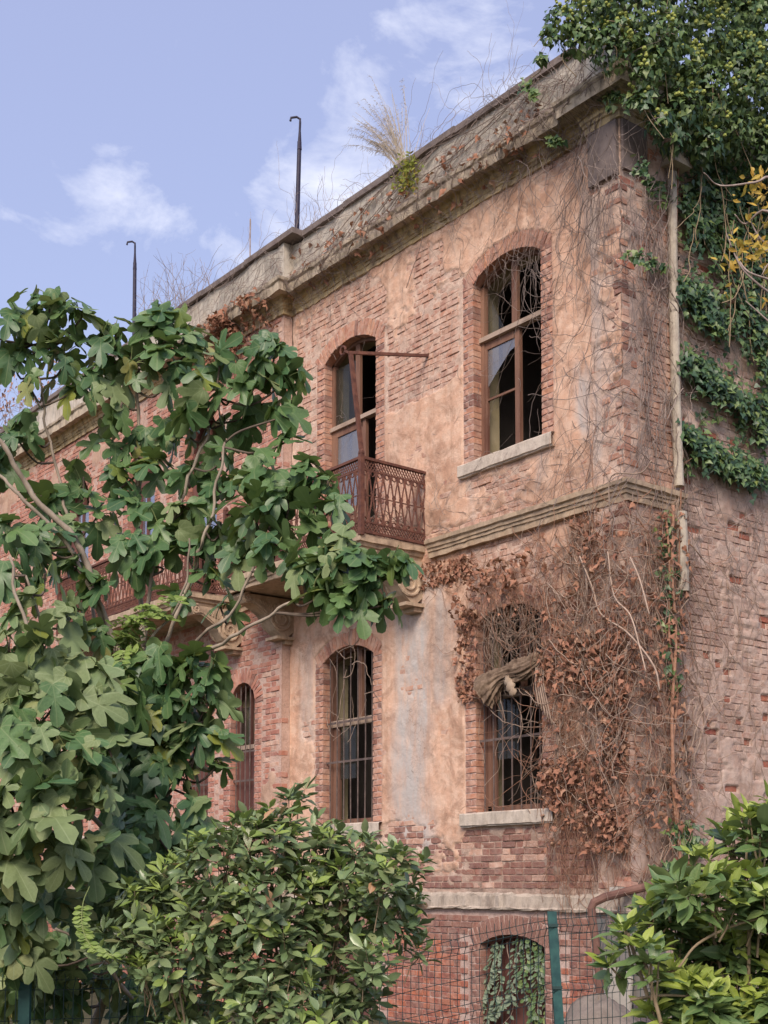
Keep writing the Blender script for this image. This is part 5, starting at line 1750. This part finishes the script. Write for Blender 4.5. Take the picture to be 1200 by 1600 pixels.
# ------------------------------------------------------------------ fig tree
fig = thing('fig_tree', 'large fig tree with pale grey stems and big lobed leaves in front of the facade', 'tree', tuple(at_depth(205, 1600, 7.3) * [1, 1, 0]))
ZF = 7.1
STEMS = [
    ([(140, 1760, 7.9), (155, 1600, 7.8), (200, 1400, 7.3), (215, 1200, 7.1), (190, 1040, 7.0), (160, 970, 6.95), (135, 895, 6.9), (112, 840, 6.9), (40, 760, 6.85), (0, 690, 6.8), (-40, 640, 6.8)], .060, .020),
    ([(190, 1040, 7.0), (150, 930, 6.9), (95, 842, 6.85), (30, 775, 6.8), (-20, 725, 6.8)], .024, .016),
    ([(215, 1200, 7.1), (222, 1080, 7.2), (224, 960, 7.3), (219, 800, 7.3), (214, 640, 7.35), (205, 575, 7.35)], .034, .014),
    ([(150, 1000, 7.0), (120, 850, 7.2), (103, 790, 7.2), (80, 690, 7.25), (65, 620, 7.25), (55, 540, 7.25)], .020, .011),
    ([(224, 1010, 7.2), (240, 880, 7.1), (285, 770, 7.1), (318, 700, 7.1), (333, 650, 7.1), (350, 610, 7.05)], .022, .012),
    ([(235, 1060, 7.0), (275, 960, 6.95), (305, 880, 6.95), (325, 830, 6.9), (345, 740, 6.9), (352, 690, 6.9)], .022, .012),
    ([(240, 1080, 7.0), (310, 1000, 6.9), (360, 960, 6.85), (395, 880, 6.8), (425, 800, 6.75), (432, 770, 6.75)], .018, .010),
    ([(225, 1130, 7.0), (270, 1040, 6.8), (345, 1005, 6.6), (400, 975, 6.5), (460, 940, 6.45), (520, 925, 6.45), (575, 900, 6.45)], .022, .010),
    ([(200, 1150, 6.9), (230, 1020, 6.8), (270, 960, 6.8), (290, 900, 6.75), (295, 840, 6.7)], .018, .008),
    ([(180, 1250, 6.9), (90, 1100, 6.4), (35, 960, 6.3), (15, 870, 6.3)], .026, .012),
    ([(150, 1180, 6.9), (70, 1000, 6.5), (45, 900, 6.4)], .020, .010),
    ([(210, 1350, 7.1), (120, 1250, 6.3), (40, 1200, 5.9), (-40, 1150, 5.7)], .028, .014),
    ([(210, 1450, 7.2), (110, 1360, 6.3), (30, 1320, 5.9)], .026, .014),
    ([(215, 1300, 7.1), (290, 1200, 6.8), (330, 1120, 6.7)], .022, .010),
    ([(210, 1500, 7.2), (260, 1380, 6.8), (310, 1320, 6.7)], .02, .010),
    ([(205, 1560, 7.3), (140, 1480, 6.9), (80, 1450, 6.8)], .022, .012),
]
g = Geo(); pts_all = []
for P, r0, r1 in STEMS:
    Q = smooth([at_depth(*p) for p in P], 6)
    if P[0][1] > 1700:
        Q[0][2] = min(Q[0][2], .0)
    Q = Q + np.column_stack([fbm(np.arange(len(Q)) * .35, np.full(len(Q), r0 * 900 + 3), 80, 2), fbm(np.arange(len(Q)) * .35, np.full(len(Q), r0 * 900 + 8), 81, 2), np.zeros(len(Q))]) * .020
    g.tube(Q, np.linspace(r0 * .52, r1 * .55, len(Q)) * (1 + .10 * np.sin(np.arange(len(Q)) * 2.4)), 8); pts_all.append(Q)
g.build('trunk', M['fig_bark'], fig, smooth=True)
pts_all = np.concatenate(pts_all)
CL = [  # px, py, r, depth, leaf length
    (30, 500, 45, 7.2, .21), (80, 470, 42, 7.2, .20), (62, 530, 48, 7.2, .21), (125, 500, 40, 7.2, .20), (100, 560, 44, 7.2, .21), (20, 560, 34, 7.2, .2), (45, 600, 26, 7.2, .2), (120, 610, 24, 7.2, .22),
    (180, 520, 40, 7.3, .22), (160, 560, 44, 7.3, .23), (205, 570, 52, 7.3, .24), (240, 500, 38, 7.3, .21), (275, 520, 44, 7.3, .22), (295, 550, 36, 7.3, .22), (250, 560, 44, 7.25, .24), (160, 610, 36, 7.25, .25), (190, 640, 28, 7.2, .25), (270, 590, 34, 7.2, .22),
    (320, 590, 44, 7.05, .24), (345, 560, 36, 7.05, .23), (365, 610, 42, 7.0, .24), (310, 640, 40, 7.0, .23), (400, 590, 40, 6.95, .22), (430, 550, 34, 6.95, .21), (440, 600, 32, 6.95, .22), (445, 650, 28, 6.95, .22), (395, 650, 34, 6.95, .23), (420, 535, 20, 6.95, .18), (350, 660, 32, 7.0, .23), (455, 570, 20, 6.95, .2), (448, 690, 16, 6.95, .2),
    (30, 690, 44, 6.9, .22), (10, 740, 34, 6.9, .22), (45, 660, 26, 6.9, .2),
    (165, 690, 28, 7.2, .2), (180, 740, 40, 7.15, .22), (130, 760, 40, 7.1, .22), (85, 790, 34, 7.0, .22), (225, 700, 36, 7.15, .21), (260, 690, 34, 7.1, .21), (245, 740, 42, 7.1, .22), (200, 790, 38, 7.0, .22), (150, 810, 42, 7.0, .22), (285, 670, 26, 7.0, .2),
    (300, 740, 36, 7.0, .22), (330, 780, 42, 6.9, .22), (285, 800, 40, 6.9, .22), (345, 720, 30, 6.9, .2), (370, 760, 40, 6.85, .22), (400, 730, 36, 6.85, .22), (430, 760, 42, 6.8, .22), (475, 740, 38, 6.7, .22), (510, 760, 32, 6.65, .21), (450, 800, 44, 6.7, .22), (400, 810, 44, 6.75, .22), (490, 800, 38, 6.6, .22), (525, 790, 20, 6.6, .2), (380, 860, 42, 6.7, .22), (430, 860, 40, 6.6, .22), (345, 830, 40, 6.8, .22),
    (470, 880, 40, 6.5, .22), (510, 890, 40, 6.45, .22), (500, 930, 34, 6.4, .22), (555, 880, 40, 6.4, .21), (590, 900, 40, 6.4, .21), (620, 870, 26, 6.4, .2), (605, 945, 26, 6.4, .2), (545, 945, 30, 6.4, .21), (565, 920, 30, 6.4, .21), (636, 880, 14, 6.4, .18), (530, 850, 30, 6.45, .2),
    (330, 900, 34, 6.8, .22), (345, 950, 26, 6.75, .22), (290, 860, 38, 6.85, .22), (250, 830, 38, 6.95, .22), (230, 880, 36, 6.9, .21), (195, 860, 36, 6.9, .21), (280, 930, 26, 6.8, .2),
    (110, 830, 42, 6.9, .21), (60, 850, 44, 6.6, .22), (15, 830, 42, 6.5, .22), (20, 900, 46, 6.3, .22), (70, 910, 40, 6.4, .21), (120, 900, 42, 6.7, .21), (160, 920, 36, 6.7, .2), (40, 970, 46, 6.2, .22), (100, 970, 46, 6.3, .22), (150, 990, 40, 6.5, .22), (110, 880, 20, 6.7, .2),
    (15, 1020, 50, 6.0, .22), (70, 1030, 52, 6.0, .23), (130, 1050, 52, 6.1, .23), (190, 1080, 46, 6.5, .22), (250, 1040, 44, 6.7, .22), (290, 1050, 42, 6.7, .21), (330, 1060, 34, 6.7, .21), (325, 1100, 38, 6.65, .22), (280, 1100, 46, 6.7, .22), (345, 1150, 24, 6.65, .22), (310, 1150, 40, 6.65, .22), (340, 1195, 20, 6.65, .2),
    (20, 1090, 56, 5.8, .23), (80, 1110, 56, 5.8, .23), (140, 1130, 54, 5.95, .23), (40, 1170, 60, 5.6, .24), (110, 1190, 60, 5.7, .24), (170, 1190, 46, 5.9, .23), (15, 1250, 56, 5.5, .24), (80, 1260, 60, 5.5, .24), (150, 1260, 50, 5.7, .23), (240, 1130, 44, 6.7, .2), (250, 1180, 44, 6.7, .2), (290, 1210, 36, 6.7, .21),
    (20, 1330, 56, 5.6, .23), (90, 1330, 58, 5.6, .23), (150, 1340, 50, 5.8, .23), (200, 1310, 40, 6.2, .22), (230, 1280, 38, 6.4, .22), (260, 1310, 42, 6.6, .23), (310, 1300, 34, 6.6, .22), (290, 1340, 36, 6.6, .22), (220, 1360, 44, 6.4, .22), (320, 1265, 24, 6.6, .2), (180, 1390, 44, 6.2, .22), (250, 1390, 36, 6.6, .21),
    (20, 1410, 52, 6.0, .22), (80, 1410, 52, 6.0, .22), (130, 1420, 44, 6.2, .22), (30, 1480, 44, 6.9, .22), (180, 1450, 40, 6.6, .22), (230, 1430, 36, 6.8, .22), (70, 1530, 40, 7.5, .23), (120, 1540, 42, 7.5, .23), (20, 1560, 40, 7.4, .23), (90, 1590, 40, 7.5, .23), (170, 1530, 36, 7.5, .22), (150, 1490, 30, 7.4, .2),
    (200, 1575, 40, 7.7, .22), (260, 1590, 42, 7.8, .22), (315, 1590, 42, 7.8, .22), (230, 1540, 36, 7.7, .22), (60, 1470, 50, 7.2, .22), (110, 1480, 50, 7.2, .22), (30, 1520, 50, 7.3, .22), (-60, 500, 60, 7.1, .21), (-60, 700, 60, 6.8, .22), (-70, 900, 70, 6.3, .22), (-70, 1100, 70, 5.8, .23), (-70, 1300, 70, 5.6, .23), (-80, 1500, 70, 6.4, .23),
]
Ps, Ax, Ns, Sz, Id = [], [], [], [], []
gp = Geo()
for px, py, r, z, L in CL:
    L *= .86
    c = at_depth(px, py, z); rw = r * z / F_PX
    mid = 640 < py < 1000 and px < 400
    if mid:
        c = at_depth(px, py, z + .22)
    n = max(4, int((6.4 if mid else (6.4 if py < 640 else 9.2)) * (rw / .15) ** 1.7 * (.22 / L) ** 2))
    # twig back to the nearest stem below
    dd = np.linalg.norm(pts_all - c, axis=1) + np.where(pts_all[:, 2] > c[2] - .02, .6, 0)
    nb = pts_all[np.argmin(dd)]
    if np.linalg.norm(nb - c) < .65:
        mid = (nb + c) / 2 + np.array([0, 0, -.06]) + rng.normal(0, .03, 3)
        Q = smooth([nb, mid, c, c + [0, 0, rw * .4]], 4)
        gp.tube(Q, np.linspace(.007, .005, len(Q)), 5, 0)
    d = nrm(rdir(n) + TOCAM * .35 + [0, 0, .12])
    rad = rw * rng.uniform(.35, 1.0, n)
    P = c + d * rad[:, None]
    ax = nrm(d * .7 + rng.normal(0, .36, (n, 3)) + [0, 0, -.6])
    nn = nrm(TOCAM * .30 + d * .55 + rng.normal(0, .50, (n, 3)) + [0, 0, .85])
    sz = L * rng.uniform(.66, 1.14, n)
    b0 = P - ax * (sz * .35)[:, None]
    for q in range(n):
        gp.tube(smooth([c + d[q] * rad[q] * .15, (c + b0[q]) / 2 + [0, 0, .012], b0[q]], 3), .0028, 3, 1)
    Ps.append(b0); Ax.append(ax); Ns.append(nn); Sz.append(sz)
    low = (px < 190 and py > 1000) or (px < 120 and py > 930)
    Id.append(np.where(rng.random(n) < (.72 if low else .16), 1, 0))
Ps = np.concatenate(Ps); Ax = np.concatenate(Ax); Ns = np.concatenate(Ns); Sz = np.concatenate(Sz); Id = np.concatenate(Id)
gp.build('twig', [M['fig_twig'], M['sprig']], fig, smooth=True)
Ms = frames(Ax, Ns, Sz, Sz * rng.uniform(.85, 1.05, len(Sz)))
leaf_objects(fig, FIG, Ms, Ps, [M['fig'], M['fig_low']], Id, 300)

# ivy on the fig trunk, a hanging sprig and a feathery seedling
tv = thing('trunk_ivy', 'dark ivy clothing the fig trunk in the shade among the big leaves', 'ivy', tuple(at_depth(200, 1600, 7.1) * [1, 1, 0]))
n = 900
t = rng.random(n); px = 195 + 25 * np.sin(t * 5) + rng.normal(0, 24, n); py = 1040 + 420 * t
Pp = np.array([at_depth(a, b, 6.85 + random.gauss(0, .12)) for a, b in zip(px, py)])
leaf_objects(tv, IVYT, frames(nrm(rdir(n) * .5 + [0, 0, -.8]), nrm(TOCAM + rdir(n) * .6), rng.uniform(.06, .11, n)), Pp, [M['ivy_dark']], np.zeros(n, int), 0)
sp_ = thing('hanging_sprig', 'thin hanging shoot with small light green leaves before the fig foliage', 'shoot', tuple(at_depth(150, 1500, 5.5)))
g = Geo(); Q = smooth([at_depth(x, y, 5.5) for x, y in ((140, 1385), (130, 1410), (128, 1440), (134, 1465), (148, 1482), (178, 1494))], 8); g.tube(Q, .003, 4); g.build('stem', M['sprig'], sp_, smooth=True, kind='stuff')
Pp, Ax = [], []
for c in Q[10::1]:
    for s in (-1, 1):
        Pp.append(c); Ax.append(RT * s + ZV * random.gauss(-.1, .2) + rng.normal(0, .2, 3))
n = len(Pp)
leaf_objects(sp_, BUSHT, frames(nrm(np.array(Ax)), nrm(TOCAM + [0, 0, .6] + rdir(n) * .4), rng.uniform(.03, .045, n), rng.uniform(.045, .06, n)), np.array(Pp), [M['sprig']], np.zeros(n, int), 0)
se = thing('feathery_seedling', 'yellow green feathery leaved climber between the fig stems', 'climber', tuple(at_depth(205, 1020, 6.75)))
Pp, Ax = [], []
g = Geo()
for q in range(20):
    a = at_depth(random.gauss(205, 16), random.gauss(990, 26), 6.75); d = nrm(rng.normal(0, 1, 3) * [1, 1, .6] + [0, 0, -.3]); e = a + d * .15
    Q = smooth([a, (a + e) / 2 + [0, 0, .02], e - [0, 0, .03]], 4); g.tube(Q, .002, 3)
    sd_ = nrm(np.cross(d, [0, 0, 1.0]))
    for c in Q[1:]:
        for s in (-1, 1):
            Pp.append(c); Ax.append(sd_ * s + d * .5 + rng.normal(0, .15, 3))
n = len(Pp)
g.build('stem', M['sprig'], se, smooth=True, kind='stuff')
leaf_objects(se, BUSHT, frames(nrm(np.array(Ax)), nrm(TOCAM + [0, 0, .7] + rdir(n) * .4), rng.uniform(.05, .075, n)), np.array(Pp), [M['sprig']], np.zeros(n, int), 0)


# ------------------------------------------------------------------ bushes
def bush(name, label, base, blobs, per, L, templs, mats, young, nwh, stem_r, brown=None, wid=.5, trunkn=6):
    t = thing(name, label, 'bush', tuple(base)); base = np.array(base)
    Ps, Ax, Ns, Sz, Id = [], [], [], [], []
    gs = Geo(); cents = []
    for px, py, r, z in blobs:
        c = at_depth(px, py, z); rw = r * z / F_PX; cents.append(c)
        hub = c + np.array([0, 0, -rw * .5]) + (base - c) * .1
        n = max(3, int(per * (rw / .2) ** 2))
        d = nrm(rdir(n) + TOCAM * .15 + [0, 0, .3])
        for q in range(n):
            tip = c + d[q] * rw * random.uniform(.55, 1.05)
            st = hub + (c - hub) * random.random() + rng.normal(0, rw * .15, 3)
            axs = nrm(nrm(tip - st) + np.array([0, 0, .55]) + rng.normal(0, .2, 3))
            if q % 2 == 0:
                gs.tube(smooth([st, (st + tip) / 2 + rng.normal(0, rw * .08, 3), tip], 3), np.linspace(stem_r, stem_r * .5, 7), 4)
            isy = random.random() < young * (1.3 if d[q][2] > .2 else .4)
            a1 = nrm(np.cross(axs, rng.normal(0, 1, 3))); a2 = np.cross(axs, a1)
            for tier in range(2):
                m = nwh if tier == 0 else nwh - 1
                for k_ in range(m):
                    if random.random() < .16:
                        continue
                    th = k_ * 2 * PI / m + random.gauss(0, .25) + tier * .5
                    rad = a1 * math.cos(th) + a2 * math.sin(th)
                    up_ = (.75 if tier == 0 else .15) + random.gauss(0, .2)
                    ax = nrm(rad + axs * up_)
                    Ps.append(tip - axs * tier * L * random.uniform(.35, .7) + rad * .004); Ax.append(ax); Ns.append(axs * 1.0 - rad * .3 + rng.normal(0, .34, 3) + TOCAM * .2 + ZV * .2)
                    Sz.append(L * random.uniform(.5, 1.22) * (.8 if tier == 0 and isy else 1))
                    Id.append(1 if isy and tier == 0 else (2 if brown and random.random() < brown else 0))
    for q in range(trunkn):
        c = cents[(q * 3) % len(cents)]
        gs.tube(smooth([base + rng.normal(0, .03, 3) * [1, 1, 0], base * .6 + c * .4 + rng.normal(0, .06, 3), c], 6), np.linspace(stem_r * 3.2, stem_r * 1.2, 13), 6)
    gs.build('branches', M['branch'], t, smooth=True)
    Ps = np.array(Ps); Sz = np.array(Sz); n = len(Ps)
    Ms = frames(nrm(np.array(Ax)), nrm(np.array(Ns)), Sz, Sz * rng.uniform(.8, 1.15, n) * wid / .5)
    leaf_objects(t, templs, Ms, Ps, mats, np.array(Id), 300)
    return t


ZB = 5.7
CB = [(420, 1325, 62), (340, 1350, 62), (280, 1390, 60), (230, 1430, 56), (195, 1470, 44), (500, 1335, 58), (560, 1345, 50), (605, 1365, 42), (635, 1395, 34), (470, 1400, 66), (400, 1410, 66), (330, 1440, 66), (540, 1410, 62), (600, 1435, 48), (640, 1440, 22), (270, 1490, 58), (220, 1520, 40),
      (450, 1480, 66), (380, 1510, 66), (530, 1490, 60), (590, 1500, 40), (300, 1560, 60), (440, 1570, 66), (520, 1570, 56), (570, 1560, 34), (450, 1275, 26), (470, 1245, 14), (405, 1290, 28), (370, 1300, 26), (625, 1330, 14), (655, 1345, 10), (650, 1490, 14), (400, 1640, 80), (520, 1650, 70), (290, 1650, 70), (165, 1500, 18), (360, 1285, 12)]
CB = [(a, b, r, ZB + random.uniform(-.18, .22)) for a, b, r in CB]
cb = bush('evergreen_bush', 'rounded dark glossy evergreen bush at the centre in front of the wire fence', at_depth(420, 1600, ZB) * [1, 1, 0], CB, 46, .082, BUSHT, [M['bush'], M['bush_y'], M['lau_brown']], .38, 6, .0035, .010, .5)
CR = [(1140, 1305, 32), (1175, 1290, 38), (1195, 1330, 44), (1085, 1345, 28), (1065, 1375, 34), (1115, 1385, 46), (1165, 1390, 56), (1200, 1400, 56), (1015, 1425, 36), (975, 1450, 26), (955, 1490, 20), (1045, 1440, 46), (1000, 1490, 34), (1085, 1470, 60), (1140, 1480, 64), (1195, 1490, 60), (1040, 1530, 46), (1090, 1560, 60), (1150, 1570, 64), (1200, 1580, 60),
      (1020, 1590, 30), (1080, 1640, 60), (1160, 1660, 70), (1260, 1420, 90), (1260, 1560, 90), (1260, 1300, 60), (1035, 1385, 18), (1155, 1265, 16), (1195, 1262, 22)]
CR = [(a, b, r, 3.55 + random.uniform(-.12, .15)) for a, b, r in CR]
CR = [(a + 6, b + 8, r * .78, z) for a, b, r, z in CR]
rb = bush('laurel_bush', 'bright yellow green broad leaved bush at the right in front of the fence', at_depth(1200, 1600, 3.6) * [1, 1, 0], CR, 120, .080, LAUT, [M['lau'], M['lau_y'], M['lau_brown']], .74, 6, .004, .006, .48, 5)
# long bare boughs of the right bush
g = Geo()
for P in ([(1215, 1430), (1150, 1445), (1090, 1475), (1060, 1512), (1040, 1520)], [(985, 1562), (1040, 1555), (1110, 1560)]):
    Q = smooth([at_depth(x, y, 3.46) for x, y in P], 6); g.tube(Q, np.linspace(.0048, .003, len(Q)), 6)
g.build('bough', M['branch'], rb, smooth=True)
